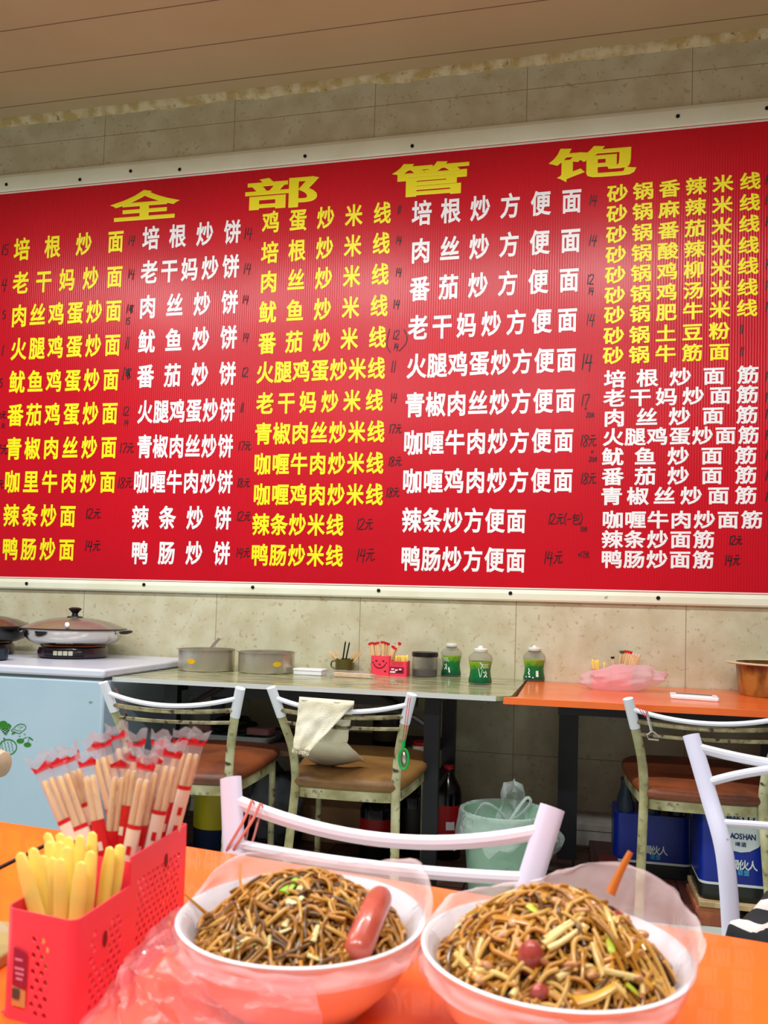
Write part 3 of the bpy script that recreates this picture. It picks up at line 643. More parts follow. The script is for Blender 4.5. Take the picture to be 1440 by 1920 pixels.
cupc = standing(646, 1262, ZT, .046)
cp = thing('chopstick_mug', 'olive green mug full of loose chopsticks', 'mug', cupc)
olv = mat('olive_metal', (104, 98, 48), .3, .5)
MB().lathe([(.042, 0), (.046, .004), (.046, .066), (.044, .066), (.042, .006), (.001, .005)], seg=32).build('mug_body', olv, cp)
MB().tube(spline([(-.045, 0, .055), (-.066, 0, .05), (-.068, 0, .026), (-.045, 0, .014)]), .004, 8).build('handle', olv, cp)
stick0 = None
for i, (dx, dy, tx, hh) in enumerate([(-.026, .01, -.085, .098), (-.02, -.01, -.07, .102), (-.03, -.008, -.062, .096), (-.012, .012, -.055, .108), (-.016, -.014, -.04, .1), (-.008, .0, -.034, .098), (.012, .008, .045, .1), (.02, -.008, .052, .104), (.026, .006, .07, .1), (.018, .014, .064, .108), (.024, -.01, .082, .096)]):
    o = MB().tube([(dx * .4, dy * .6, .008), (tx, dy, hh)], .0031, 6).build('bamboo_chopstick', WOOD); o.location = cupc
    tag(o, 'loose bamboo chopstick standing in the olive mug', 'chopstick', 'loose chopsticks in the mug')
for i, (tx, hh, lab) in enumerate(((.006, .148, 'black chopstick in the olive mug, the more upright of two'), (.026, .145, 'black chopstick in the olive mug, the more slanted of two'))):
    t = thing('black_chopstick', lab, 'chopstick', cupc, group='black chopsticks in the mug')
    MB().tube([(-.012 + .012 * i, -.02, .008), (tx, -.022, hh)], .0038, 8).build('stick', BLACKP, t); MB().tube([(tx - .0005, -.022, hh - .001), (tx + .001, -.022, hh + .006)], .0036, 8).build('gold_tip', mat('gold_tip', (190, 160, 60), .3, .6), t)

bgc = atZ(660, 1271, ZT)
bg = thing('chopstick_bag', 'clear bag of bamboo chopsticks lying on the green table', 'bag', bgc, math.radians(-3))
for i in range(12):
    x = i % 4; l = i // 4
    MB().tube([(-.095 + rnd.uniform(0, .008), .006 + x * .0065 + l * .002, .005 + l * .0062), (.085 + rnd.uniform(-.004, .01), .006 + x * .0065, .005 + l * .0062)], .0032, 6).build('chopstick', WOOD, bg)
def bagfn(a, b_):
    x = -.135 + .245 * a; e = min(1, a / .15) ** .5 * (1 if a < .9 else .6); ang = PI * b_
    return Vector((x + .004 * noise.noise((a * 9, b_ * 4, 0)), .015 - .026 * math.cos(ang), .002 + .030 * e * math.sin(ang) ** .7 + .003 * noise.noise((a * 14, b_ * 6, 3))))
MB().grid(bagfn, 30, 12).build('film', CLEAR, bg)

def sticks_pack(name, label, group, base, tip, mats, cat='chopsticks'):
    """a paper-wrapped pair of chopsticks seen small: two sticks, a sleeve, a seal"""
    base, tip = Vector(base), Vector(tip); t = thing(name, label, cat, base, group=group); d = tip - base
    side = Vector((.0035, 0, 0))
    for s in (-1, 1): MB().tube([side * s, d + side * s], .003, 6).build('chopstick', mats[0], t)
    MB().tube([d * .97, d * 1.06], [.0075, .009], 6, flat=.4, ref=(1, 0, 0)).build('seal', mats[1], t)
    MB().tube([d * .0, d * .6], .0075, 8, flat=.6, ref=(1, 0, 0)).build('sleeve', mats[2], t)
    return t
WRAP_PALE = mat('pale_paper_wrap', (226, 214, 190), .5)
def hole_shade(): return mat('painted_hole_shade', (96, 12, 26), .6)  # flat dark red faces paint the shade inside the basket holes
def far_basket(label, c, rz, face):
    t = thing('utensil_basket', label, 'basket', c, rz, 'pink utensil baskets')
    def shell(x0, x1, h, nm):
        r = .012; B = MB(); P = rounded([(x0, -.04), (x1, -.04), (x1, .04), (x0, .04)], r, 4); Q = rounded([(x0 + .003, -.037), (x1 - .003, -.037), (x1 - .003, .037), (x0 + .003, .037)], r, 4)
        B.rings([[Vector((*p, 0)) for p in P], [Vector((*p, h)) for p in P], [Vector((*p, h)) for p in Q], [Vector((*p, .004)) for p in Q]]); return B.build(nm, PINK, t)
    tall = shell(-.092, .0, .094, 'tall_compartment'); low = shell(.0, .085, .072, 'low_compartment')
    D = hole_shade()
    if face:
        f = MB(); yy = -.0412
        for ex in (-.064, -.030): poly_face(f, circle_pts((ex, yy, .070), .0052, .0045, 14)[:-1])
        poly_face(f, circle_pts((-.047, yy, .054), .005, .004, 12)[:-1])
        for ex in (-.080, -.015): poly_face(f, circle_pts((ex, yy, .062), .004, .003, 10)[:-1])
        poly_face(f, circle_pts((-.02, yy, .022), .006, .004, 10)[:-1])
        f.ribbon(spline([(-.076, yy, .056), (-.066, yy, .042), (-.047, yy, .036), (-.028, yy, .044), (-.019, yy, .056)]), .0022)
        f.build('smile_hole_shade', D, tall, smooth=0)
        f = MB()
        for i in range(7):
            for j in range(3): poly_face(f, circle_pts((.012 + i * .008 + (j % 2) * .004, yy, .066 - j * .006), .0022, .0016, 6)[:-1])
        f.build('perforation_shade', D, low, smooth=0)
        lb = MB().box(.004, .07, -.0425, -.040, .016, .046).build('label_card', mat('maroon_card', (150, 16, 60), .4), low)
        s = MB()
        for i, (x, z, w, hh) in enumerate(((.012, .034, .014, .007), (.030, .030, .012, .008), (.048, .034, .012, .007))): s.box(x - w / 2 + .005, x + w / 2 + .005, -.0435, -.0425, z - hh / 2, z + hh / 2)
        s.box(.005, .03, -.0435, -.0425, .017, .025); s.build('label_picture', mat('cream_print', (230, 224, 214), .5), lb)
        s = MB().box(.034, .064, -.0437, -.0425, .021, .027); s.build('label_caption', BLACKP, lb)
    else:
        f = MB(); yy = -.0412
        for i in range(9):
            for j in range(5): poly_face(f, circle_pts((.010 + i * .008 + (j % 2) * .004, yy, .064 - j * .007), .0022, .0018, 6)[:-1])
        f.build('perforation_shade', D, low, smooth=0)
    return t
spoon_cache = {}
def small_spoon(base, tip, label, group):
    base, tip = Vector(base), Vector(tip)
    o = MB().tube(spline([base, base.lerp(tip, .5), base.lerp(tip, .85), tip], 3), [.005] * 6 + [.0062] * 2 + [.006, .003], 8, flat=.4, ref=(1, 0, 0)).build('yellow_spoon', YELLOW_PL, loc=base)
    return tag(o, label, 'spoon', group)
fbc = standing(733, 1268, ZT, .04)
far_basket('pink smiling-face utensil basket beside the dark jar on the green table', fbc, 0, True)
for (bx_, tx, tz) in [(-.078, -.108, .143), (-.072, -.094, .148), (-.066, -.084, .146), (-.058, -.074, .146), (-.05, -.064, .150), (-.046, -.05, .152), (-.04, -.04, .154), (-.034, -.030, .150), (-.03, -.02, .146), (-.03, .005, .134), (-.03, .016, .128), (-.036, .036, .150)]:
    dy = rnd.uniform(-.02, .02)
    sticks_pack('wrapped_chopsticks', 'wrapped chopsticks with a red seal in the smiling-face basket', 'wrapped chopsticks in the smiling-face basket', fbc + Vector((bx_, dy, .008)), fbc + Vector((tx, dy, tz)), (WOOD, REDP, WRAP_PALE))
for i in range(7):
    x = .018 + i * .0085; small_spoon(fbc + Vector((x, rnd.uniform(-.01, .02), .006)), fbc + Vector((x + .004 * (i - 3) * .3, rnd.uniform(-.01, .02), .098 + rnd.uniform(-.006, .004))), 'yellow plastic spoon in the low half of the smiling-face basket', 'yellow spoons in the smiling-face basket')

jc = standing(796, 1270, ZT, .06)
jr = thing('sauce_jar', 'clear plastic jar with a black lid and a little dark red sauce', 'jar', jc)
MB().lathe([(.056, 0), (.06, .004), (.06, .088), (.057, .096)], seg=40).build('jar_body', CLEAR_HARD, jr)
MB().lathe([(.0565, .003), (.0575, .006), (.0575, .034), (.001, .035)], seg=40).build('sauce', mat('dark_red_sauce', (52, 8, 12), .2), jr)
MB().lathe([(.062, .094), (.063, .097), (.063, .113), (.06, .116), (.001, .116)], seg=40).build('lid', BLACKP, jr)

lab_m = bpy.data.materials.new('green_bottle_label'); lab_m.use_nodes = True
nt = lab_m.node_tree; tc = nt.nodes.new('ShaderNodeTexCoord'); sp_ = nt.nodes.new('ShaderNodeSeparateXYZ'); nz = nt.nodes.new('ShaderNodeTexNoise'); nz.inputs['Scale'].default_value = 40
ad = nt.nodes.new('ShaderNodeMath'); ad.operation = 'MULTIPLY_ADD'; ad.inputs[1].default_value = .05; rp = nt.nodes.new('ShaderNodeValToRGB')
mr = nt.nodes.new('ShaderNodeMapRange'); mr.inputs['From Min'].default_value = .02; mr.inputs['From Max'].default_value = .145
nt.links.new(tc.outputs['Object'], sp_.inputs[0]); nt.links.new(tc.outputs['Object'], nz.inputs['Vector']); nt.links.new(nz.outputs['Fac'], ad.inputs[0]); nt.links.new(sp_.outputs[2], ad.inputs[2]); nt.links.new(ad.outputs[0], mr.inputs['Value']); nt.links.new(mr.outputs[0], rp.inputs[0])
rp.color_ramp.elements[0].color = (*lin((8, 66, 44)), 1); rp.color_ramp.elements[1].color = (*lin((206, 206, 60)), 1); rp.color_ramp.elements[1].position = .95
e = rp.color_ramp.elements.new(.55); e.color = (*lin((16, 118, 50)), 1); e = rp.color_ramp.elements.new(.8); e.color = (*lin((140, 186, 30)), 1)
nt.links.new(rp.outputs[0], nt.nodes['Principled BSDF'].inputs['Base Color']); nt.nodes['Principled BSDF'].inputs['Roughness'].default_value = .25
def green_bottle(label, u, v, mode):
    c = standing(u, v, ZT if u < 960 else ZT - .004, .049); t = thing('drink_bottle', label, 'bottle', c, group='green labelled drink bottles')
    prof = [(.046, 0), (.050, .004), (.050, .018), (.046, .036), (.0435, .058), (.046, .082), (.052, .106), (.053, .114), (.047, .126), (.033, .137), (.026, .141), (.026, .146)]
    MB().lathe(prof, seg=36).build('bottle_body', CLEAR_HARD, t)
    MB().lathe([(.0505, .008), (.0507, .018), (.0467, .036), (.0442, .058), (.0467, .082), (.0515, .100)], seg=36, cap0=False).build('printed_label', lab_m, t)
    MB().lathe([(.030, .142), (.031, .144), (.031, .153), (.026, .156), (.014, .158), (.011, .164), (.008, .168), (.001, .168)], seg=28).build('cap', mat('milky_cap', (226, 226, 218), .3), t)
    def rad(z):
        P = [(.0507, .018), (.0467, .036), (.0442, .058), (.0467, .082), (.0515, .100)]
        for (r0, z0), (r1, zz1) in zip(P, P[1:]):
            if z0 <= z <= zz1: return r0 + (r1 - r0) * (z - z0) / (zz1 - z0)
        return .0512
    marks = MB()
    def mark(pts, w):
        Q = []
        for a, z in pts: Q.append((a, z))
        A = []; B_ = []
        for i in range(len(Q)):
            (a0, z0), (a1, zz1) = Q[max(i - 1, 0)], Q[min(i + 1, len(Q) - 1)]
            dx, dz = (a1 - a0) * .047, zz1 - z0; l = math.hypot(dx, dz) or 1; nx, nz_ = -dz / l * w, dx / l * w
            for lst, s in ((A, 1), (B_, -1)):
                aa, zz = Q[i][0] + s * nx / .047, Q[i][1] + s * nz_; r = rad(zz) + .0006
                lst.append(Vector((r * math.sin(aa), -r * math.cos(aa), zz)))
        n = len(Q); marks.add(A + B_, [(i, i + 1, n + i + 1, n + i) for i in range(n - 1)])
    o = .35 if mode == 1 else (-.75 if mode == 0 else -.6)
    if mode < 2:
        for dx in (0, .22, .44): mark([(o + dx - .1, .088), (o + dx + .08, .092), (o + dx - .08, .080), (o + dx + .1, .078), (o + dx + .08, .072)], .0018)
        mark([(o - .3, .099), (o - .05, .084), (o - .2, .070)], .0022)
        mark([(o + .05, .058), (o + .2, .052), (o + .28, .062), (o + .38, .05), (o + .25, .044), (o + .1, .034)], .0024); mark([(o + .25, .046), (o + .42, .034)], .002)
        mark([(o - .42, .072), (o - .25, .034)], .0012); mark([(o - .05, .068), (o - .2, .036)], .001); mark([(o + .6, .045), (o + .72, .02)], .003) if mode == 0 else None
    else:
        mark([(o, .06), (o + .15, .05), (o + .05, .04), (o + .2, .03)], .003); mark([(o - .2, .02), (o + .2, .022), (o + .6, .018)], .003); mark([(.35, .05), (.35, .022)], .006)
    marks.build('label_print', mat('white_print', (236, 240, 236), .4), t)
green_bottle('green labelled drink bottle right beside the black lidded jar', 846, 1269, 0)
green_bottle('green labelled drink bottle nearest the front edge of the green table', 900, 1285, 1)
green_bottle('green labelled drink bottle standing on the orange table top', 1001, 1278, 2)

# ================================================================== ON THE ORANGE WALL TABLE
ZO = ZT - .004
ob = standing(1132, 1284, ZO, .03); ob.y = min(ob.y, YW - .05)
far_basket('pink utensil basket partly behind the pink plastic bag', ob + Vector((.03, 0, 0)), PI, False)
obc = ob + Vector((.03, 0, 0))
for bx_, tx, tz in [(-.07, -.082, .116), (-.06, -.068, .112), (-.055, -.058, .114), (-.04, -.028, .104)]:
    small_spoon(obc + Vector((bx_, .0, .006)), obc + Vector((tx, -.005, tz)), 'yellow plastic spoon in the basket behind the pink bag', 'yellow spoons in the basket behind the bag')
WG = mat('green_white_wrap', (56, 86, 66), .5)
for i, (bx_, tx, tz, gcol) in enumerate([(.012, .006, .124, 0), (.03, .045, .15, 1), (.036, .054, .151, 1), (.042, .064, .153, 2), (.048, .076, .152, 2), (.054, .086, .150, 2), (.06, .098, .146, 3), (.064, .110, .142, 3), (.066, .122, .138, 3)]):
    sticks_pack('wrapped_chopsticks', ('wrapped chopsticks with a ' + ('black', 'green', 'red', 'pale')[gcol] + ' wrapper in the basket behind the pink bag'), 'wrapped chopsticks behind the pink bag', obc + Vector((bx_, 0, .006)), obc + Vector((tx, .0, tz)), (WOOD, (BLACKP, WG, REDP, WRAP_PALE)[gcol], (WRAP_PALE, WG, REDP, WRAP_PALE)[gcol]))
bp_c = standing(1166, 1297, ZO, .05)
def pbag(a, b_):
    th = 2 * PI * a; ph = PI * (b_ - .5) * .98; x = math.cos(ph) * math.cos(th); y = math.cos(ph) * math.sin(th); z = math.sin(ph)
    k = 1 + .22 * noise.noise((x * 2.2, y * 2.2, z * 2.2)) + .10 * abs(noise.noise((x * 6, y * 6, z * 6)))
    return Vector((.168 * x * k + .012 * z, .075 * y * k, max(.001, .052 + .056 * z * k + .012 * x)))
tag(MB().grid(pbag, 48, 26).build('pink_plastic_bag', PINKFILM, smooth=50), 'pale pink crumpled plastic bag lying on the orange wall table', 'plastic bag').location = bp_c
trc = atZ(1300, 1313, ZO)
tr = thing('white_tray', 'flat white tray with a dark printed strip on the orange wall table', 'tray', trc, math.radians(-14))
MB().prism(rounded([(-.085, .0), (.095, .0), (.075, .13), (-.105, .13)], .01, 4), 0, .014).build('tray_base', WHITE_PL, tr, bevel=.003)
MB().box(-.075, .06, .075, .105, .014, .0155).build('dark_strip', mat('dark_olive_print', (52, 50, 32), .5), tr); MB().box(-.07, .07, .02, .06, .014, .016).build('ridge', WHITE_PL, tr)
bac = standing(1440, 1303, ZO, .165); bac.y = YW - .20
bas = thing('amber_basin', 'big amber stained translucent basin at the far end of the orange table', 'basin', bac)
MB().lathe([(.150, 0), (.157, .008), (.170, .128), (.205, .132), (.207, .138), (.165, .137), (.152, .012), (.001, .008)], seg=56).build('basin_body', mat('amber_plastic', (184, 132, 62), .3, c2=(112, 70, 24), scale=11, lo=.42, hi=.55, stretch=(1, 1, .4)), bas)
MB().lathe([(.206, .1325), (.209, .136), (.205, .140), (.17, .1395)], seg=56, cap0=False).build('rim', mat('cloudy_rim', (206, 186, 150), .35), bas)

# ================================================================== UNDER THE TABLES
def shelf_at(u, y, z): return Vector((atY(u, 1390, y).x, y, z))
trp = shelf_at(430, 3.42, .476)
st = thing('serving_tray', 'grey serving tray on the shelf under the green table', 'tray', trp)
MB().rings([[Vector((*p, z)) for p in rounded([(-.2, -.11), (.24, -.11), (.24, .11), (-.2, .11)], .04, 4)] if k is None else [Vector((p[0] * k, p[1] * k, z)) for p in rounded([(-.2, -.11), (.24, -.11), (.24, .11), (-.2, .11)], .04, 4)] for k, z in ((.9, 0), (None, .03), (.98, .03), (.88, .005))]).build('tray_body', mat('grey_tray', (150, 156, 154), .4), st)
for i, x in enumerate((-.13, .15)):
    o = MB().prism(rounded([(-.055, -.05), (.055, -.05), (.055, .05), (-.055, .05)], .02, 4), 0, .03).build('meat_package', mat('pink_package', (198, 140, 138), .4), bevel=.006); o.location = trp + Vector((x, 0, .03))
    tag(o, ('pink package on the grey tray, on the freezer side' if i == 0 else 'pink package on the grey tray, on the towel chair side'), 'package', 'pink packages on the tray')
def lump(a, b_):
    th = 2 * PI * a; ph = PI * (b_ - .5); x = math.cos(ph) * math.cos(th); y = math.cos(ph) * math.sin(th); z = math.sin(ph); k = 1 + .3 * noise.noise((x * 2, y * 2, z * 2 + 5)) + .12 * abs(noise.noise((x * 6, y * 6, z * 6)))
    return Vector((x * k, y * k, z * k))
o = MB().grid(lambda a, b_: Vector((lump(a, b_).x * .10, lump(a, b_).y * .07, max(0, .035 + lump(a, b_).z * .055))), 28, 16).build('black_bag', mat('black_film', (12, 12, 14), .4)); o.location = trp + Vector((.02, -.0, .02)); tag(o, 'black plastic bag lump lying on the grey tray', 'plastic bag')
o = MB().grid(lambda a, b_: Vector((lump(a, b_).x * .13, lump(a, b_).y * .08, .1 + lump(a, b_).z * .08)), 32, 18).build('clear_bag_bundle', CLEAR); o.location = shelf_at(400, 3.6, .476) + Vector((-.02, 0, .0)); tag(o, 'bundle of crumpled clear plastic bags on the shelf behind the tray', 'plastic bags')
o = thing('dark_canister', 'black canister with a brown band on the shelf behind the towel chair', 'canister', shelf_at(728, 3.55, .476))
MB().lathe([(.07, 0), (.072, .004), (.072, .12), (.06, .13), (.001, .13)], seg=32).build('can_body', BLACKP, o); MB().lathe([(.0725, .02), (.0725, .09)], seg=32, cap0=False).build('band', mat('brown_band', (70, 54, 30), .5), o)
jj = shelf_at(789, 3.40, .476)
o = thing('plate', 'pale plate under the red lidded jar on the shelf', 'plate', jj); MB().lathe([(.05, 0), (.075, .008), (.077, .010), (.05, .004), (.001, .003)], seg=32).build('plate_body', mat('pale_plate', (196, 190, 170), .4), o)
o = thing('spice_jar', 'small white jar with a red lid on the shelf under the green table', 'jar', jj + Vector((0, 0, .006)))
MB().lathe([(.034, 0), (.036, .003), (.036, .022), (.001, .022)], seg=28).build('jar_body', mat('cream_jar', (214, 204, 180), .4), o); MB().lathe([(.033, .0225), (.033, .038), (.03, .040), (.001, .040)], seg=28).build('lid', REDP, o)
# jugs and bottles on the floor
def jug(name, label, u, y, r, h, bm, lab, cap, z=0.006):
    x = atY(u, 1550, y).x; t = thing(name, label, 'bottle', (x, y, z), group='bottles on the floor under the green table')
    MB().lathe([(r * .95, 0), (r, .008), (r, h * .68), (r * .9, h * .76), (r * .4, h * .9), (r * .3, h * .93), (r * .3, h * .95)], seg=32, cap1=True).build('bottle_body', bm, t)
    MB().lathe([(r * .36, h * .95), (r * .36, h), (.001, h)], seg=20).build('cap', cap, t)
    lb = MB().lathe([(r * 1.006, h * .2), (r * 1.006, h * .58)], seg=32, cap0=False).build('paper_label', lab, t)
    return t, lb
soy = mat('soy_sauce_bottle', (14, 9, 8), .15)
REDL = mat('red_label', (176, 18, 22), .4)
tj, lb = jug('soy_sauce_jug', 'big black soy sauce jug with a red label under the towel chair', 708, 3.44, .078, .30, soy, REDL, REDP)
tj, lb = jug('soy_sauce_jug', 'big black jug between the table leg and the red label jug', 779, 3.54, .080, .36, soy, mat('dark_label', (30, 22, 22), .4), REDP)
tj, lb = jug('soy_sauce_bottle', 'dark bottle with a red and yellow label behind the black table leg', 838, 3.53, .062, .40, soy, REDL, REDP)
r = .0625
lm = MB(); lm.rings([[Vector((r * 1.02 * math.cos(a), r * 1.02 * math.sin(a), z)) for z in (.13, .165)] for a in [-1.5 + .12 * i for i in range(6)]], cap0=False, cap1=False, closed=False)
lm.build('barcode', WHITE_PL, lb); lm = MB().lathe([(r * 1.012, .085), (r * 1.012, .090)], seg=32, cap0=False); lm.build('gold_stripe', mat('gold_print', (210, 160, 30), .4), lb)
bluej = mat('blue_bottle', (34, 52, 84), .25)
tj, lb = jug('oil_jug', 'blue jug with a green shoulder and yellow label under the brown seated chair', 405, 3.40, .10, .43, bluej, mat('yellow_label', (216, 200, 20), .4), mat('green_cap', (20, 130, 50), .4))
MB().lathe([(.102, .255), (.101, .292), (.08, .345)], seg=32, cap0=False).build('green_shoulder', mat('green_shoulder_plastic', (14, 104, 44), .35), tj)
o = MB().grid(lambda a, b_: Vector((lump(a, b_).x * .12, lump(a, b_).y * .10, .19 + lump(a, b_).z * .17)), 28, 18).build('grey_sack', mat('grey_film', (88, 92, 98), .4, c2=(70, 74, 80), scale=8)); o.location = (atY(516, 1500, 3.42).x, 3.42, .006); tag(o, 'grey plastic sack standing between the two far chairs', 'sack')
o = MB().box(-.16, .16, -.13, .13, 0, .27).build('cardboard_box', CARD); o.location = (atY(645, 1500, 3.70).x, 3.70, .006); tag(o, 'brown cardboard box on the floor behind the towel chair', 'box')

# bin with its liner
bc = atZ(945, 1521, .33); bc.z = .006
bn = thing('waste_bin', 'pale green waste bin lined with a clear bag between the wall tables', 'bin', bc)
MB().lathe([(.122, 0), (.126, .004), (.156, .316), (.163, .318), (.163, .326), (.152, .326), (.122, .01), (.001, .01)], seg=48).build('bin_body', mat('mint_plastic', (150, 186, 162), .45, c2=(132, 172, 146), scale=6, spots=(60, 90, 74), sscale=11, slo=.62, shi=.75), bn)
def liner(a, b_):
    th = 2 * PI * a; n1 = noise.noise((math.cos(th) * 3, math.sin(th) * 3, b_ * 2)); n2 = noise.noise((math.cos(th) * 9, math.sin(th) * 9, b_ * 4 + 3))
    if b_ < .4: q = b_ / .4; r = .135 + .018 * q; z = .12 + .21 * q
    elif b_ < .5: q = (b_ - .4) / .1; r = .153 + .013 * q; z = .33 + .004 * math.sin(PI * q)
    else: q = (b_ - .5) / .5; r = .168 + .010 * q + .022 * q * (n1 + .5); z = .33 - q * (.10 + .08 * n1)
    r += .006 * n2 * (1 if b_ > .5 else -.8); return Vector((r * math.cos(th), r * math.sin(th), z))
LIN_BIN = film('bin_liner', (222, 236, 230), thin=.5, gl=.3, rough=.12, crinkle=.7, cscale=26)
lo = tag(MB().grid(liner, 72, 20).build('bin_liner', LIN_BIN), 'clear plastic liner folded over the rim of the green bin', 'bin liner'); lo.location = bc
def tuft(a, b_):
    x = -.08 + .16 * a; z = .20 + .235 * b_; n = noise.noise((a * 4, b_ * 4, 1)); return Vector((x * (1 - .55 * b_) + .03 + .02 * n, .05 + .05 * noise.noise((a * 3, b_ * 3, 8)), z - .03 * abs(a - .5) * b_))
o = MB().grid(tuft, 14, 16).build('plastic_bag', LIN_BIN, smooth=25); o.location = bc; tag(o, 'crumpled clear bag poking up out of the green bin', 'plastic bag')
b = MB().tube(spline([(-.11, -.05, .30), (-.07, -.06, .36), (-.02, -.05, .34), (.02, -.04, .30), (.07, -.03, .33), (.10, -.02, .37), (.085, -.02, .385), (.05, -.03, .34), (.02, -.04, .29)], 5), .006, 6, flat=.35)
o = b.build('twisted_plastic_bag', LIN_BIN); o.location = bc; tag(o, 'twisted clear bag handle loop lying in the green bin', 'plastic bag')
o = MB().grid(lambda a, b_: Vector((.15 + .06 * math.sin(PI * b_) * (a + .2) + .02 * noise.noise((a * 5, b_ * 5, 0)), -.05 + .10 * a, .32 - .19 * b_)), 10, 14).build('bag_flap', LIN_BIN, smooth=25); o.location = bc; tag(o, 'clear bag flap hanging down the outer side of the green bin', 'plastic bag')

# beer packs
BLUE = mat('blue_print', (14, 40, 142), .3, c2=(10, 30, 120), scale=4); SILV = mat('silver_print', (196, 206, 204), .35); NAVY = mat('navy_print', (10, 24, 90), .35); CYAN = mat('cyan_print', (60, 150, 190), .4)
def beer_pack(label, x, y, z, w, d, h, necks=True, logo=True):
    t = thing('beer_pack', label, 'beer pack', (x, y, z), 0, 'shrink wrapped beer packs')
    P = rounded([(-w / 2, -d / 2), (w / 2, -d / 2), (w / 2, d / 2), (-w / 2, d / 2)], .035, 6)
    def ring(k, zz): return [Vector((p[0] * k, p[1] * k, zz)) for p in P]
    MB().rings([ring(.96, 0), ring(1, .008), ring(1, .045), ring(1, .055)]).build('dark_base', mat('dark_bottles', (26, 30, 28), .25), t)
    MB().rings([ring(1.002, .055), ring(1.002, .064)], cap0=False, cap1=False).build('white_stripe', SILV, t)
    MB().rings([ring(1.001, .064), ring(1.001, h)]).build('wrap', BLUE, t)
    if necks:
        nx, ny = 3, 2
        for i in range(nx):
            for j in range(ny):
                q = Vector(((i - 1) * w / 3, (j - .5) * d / 2, h)); k = MB().lathe([(.034, -.005), (.030, .03), (.017, .07), (.015, .10), (.017, .102), (.017, .112), (.001, .113)], q, seg=16).build('bottle_neck', mat('bottle_neck_plastic', (46, 60, 72), .15), t)
    if logo:
        f = MB(); yy = -d / 2 - .0018
        poly_face(f, [Vector((px, yy, pz)) for px, pz in ((-.075, h * .98), (.075, h * .98), (.078, h * .72), (.06, h * .60), (.03, h * .545), (0, h * .53), (-.03, h * .545), (-.06, h * .60), (-.078, h * .72))])
        sh = f.build('shield_logo', SILV, t, smooth=0)
        tx = MB(); B0 = glyph_box('LAOSHN', .03); fr = (0, 1, B0[2], B0[3])
        for i, ch in enumerate('LAOSHAN'):
            gb = glyph_box(ch, .03); wd = (gb[1] - gb[0]) / (B0[3] - B0[2]) * .022
            put_glyph(tx, ch, .03, Vector((-.042 + i * .014, yy - .001, h * .70)), wd * .76, .0205, gb)
        BG = glyph_box('崂山啤酒喝伙人联盟', .02)
        for i, ch in enumerate('崂山'): put_glyph(tx, ch, .02, Vector((-.025 + i * .05, yy - .001, h * .86)), .05, .05, BG)
        for i, ch in enumerate('啤酒'): put_glyph(tx, ch, .02, Vector((-.0095 + i * .019, yy - .001, h * .615)), .018, .017, BG)
        tx.build('logo_lettering', NAVY, sh, smooth=0)
    tx = MB(); BG = glyph_box('崂山啤酒喝伙人联盟', .02); yy = -d / 2 - .0018
    z0 = h * (.40 if logo else .45)
    for i, ch in enumerate('喝伙人'): put_glyph(tx, ch, .02, Vector((-.02 + i * .03, yy - .001, z0)), .034, .036, BG)
    tx.build('slogan_lettering', SILV, t, smooth=0)
    tx = MB()
    for i, ch in enumerate('联盟'): put_glyph(tx, ch, .02, Vector((.0 + i * .02, yy - .001, z0 - .027)), .019, .02, BG)
    tx.build('slogan_small_lettering', CYAN, t, smooth=0)
    return t
beer_pack('blue wrapped beer pack on the dark red step under the brown seated chair', .335, 3.48, .046, .30, .22, .245, True, False)
o = thing('wooden_pallet', 'small rough wooden pallet on orange bricks holding the logo beer pack', 'pallet', (.66, 3.17, 0))
wdm = mat('raw_board', (196, 170, 126), .7, c2=(166, 138, 98), scale=12, stretch=(1, 6, 1))
for i in range(4): MB().box(-.2 , .22, -.135 + i * .075, -.135 + i * .075 + .068, .066, .085).build('board', wdm, o, bevel=.002)
brk = mat('orange_brick', (166, 94, 60), .8, c2=(140, 76, 50), scale=14)
for i, (x, y) in enumerate(((.50, 3.085), (.69, 3.10))):
    q = MB().box(-.05, .05, -.045, .2, 0, .065).build('brick', brk, bevel=.003); q.location = (x, y, 0.0)
    tag(q, ('orange brick under the pallet end next to the dark red step' if i == 0 else 'orange brick under the middle of the pallet'), 'brick', 'bricks under the pallet')
beer_pack('blue wrapped beer pack with a silver shield logo standing on the pallet', .60, 3.17, .0855, .27, .22, .33, False, True)
beer_pack('tall blue beer pack stacked beside the wall behind the brown seated chair', .95, 3.60, .0, .30, .24, .56, False, False)
# low dark red kick board at the wall
o = tag(MB().box(.125, .20, 3.30, 3.40, .0455, .115).build('loose_red_brick', mat('red_brick', (100, 40, 34), .7), bevel=.004), 'loose dark red brick standing on the step near the bin', 'brick')

# ================================================================== THE NEAR TABLES
ZN = .75
nt_o = thing('near_table', 'bright orange laminate table with the noodle bowls on it', 'table', (-.1, .5, 0))
NO = Vector((-.1, .5, 0))
poly = [(-.652, .30), (1.35, -.04), (1.42, .71), (.208, .919), (-.18, .988), (-.525, 1.045), (-.700, 1.052)]
at(MB().prism(rounded(poly, [.004, .02, .02, .001, .001, .001, .004], 3), ZN - .028, ZN), NO).build('tabletop', ORANGE, nt_o, bevel=.004)
for lx, ly in ((-.55, .38), (1.25, .1), (1.30, .62), (-.58, .93)):
    at(MB().box(lx - .02, lx + .02, ly - .02, ly + .02, 0, ZN - .028), NO).build('leg', BLACK, nt_o)
n2 = thing('near_table', 'orange table joining the noodle table at a black seam', 'table', (-1.1, .7, 0))
N2 = Vector((-1.1, .7, 0))
at(MB().prism([(-1.9, .42), (-.662, .28), (-.7085, 1.062), (-.845, 1.078), (-1.85, 1.18)], ZN - .028, ZN - .001), N2).build('tabletop', ORANGE, n2, bevel=.003)
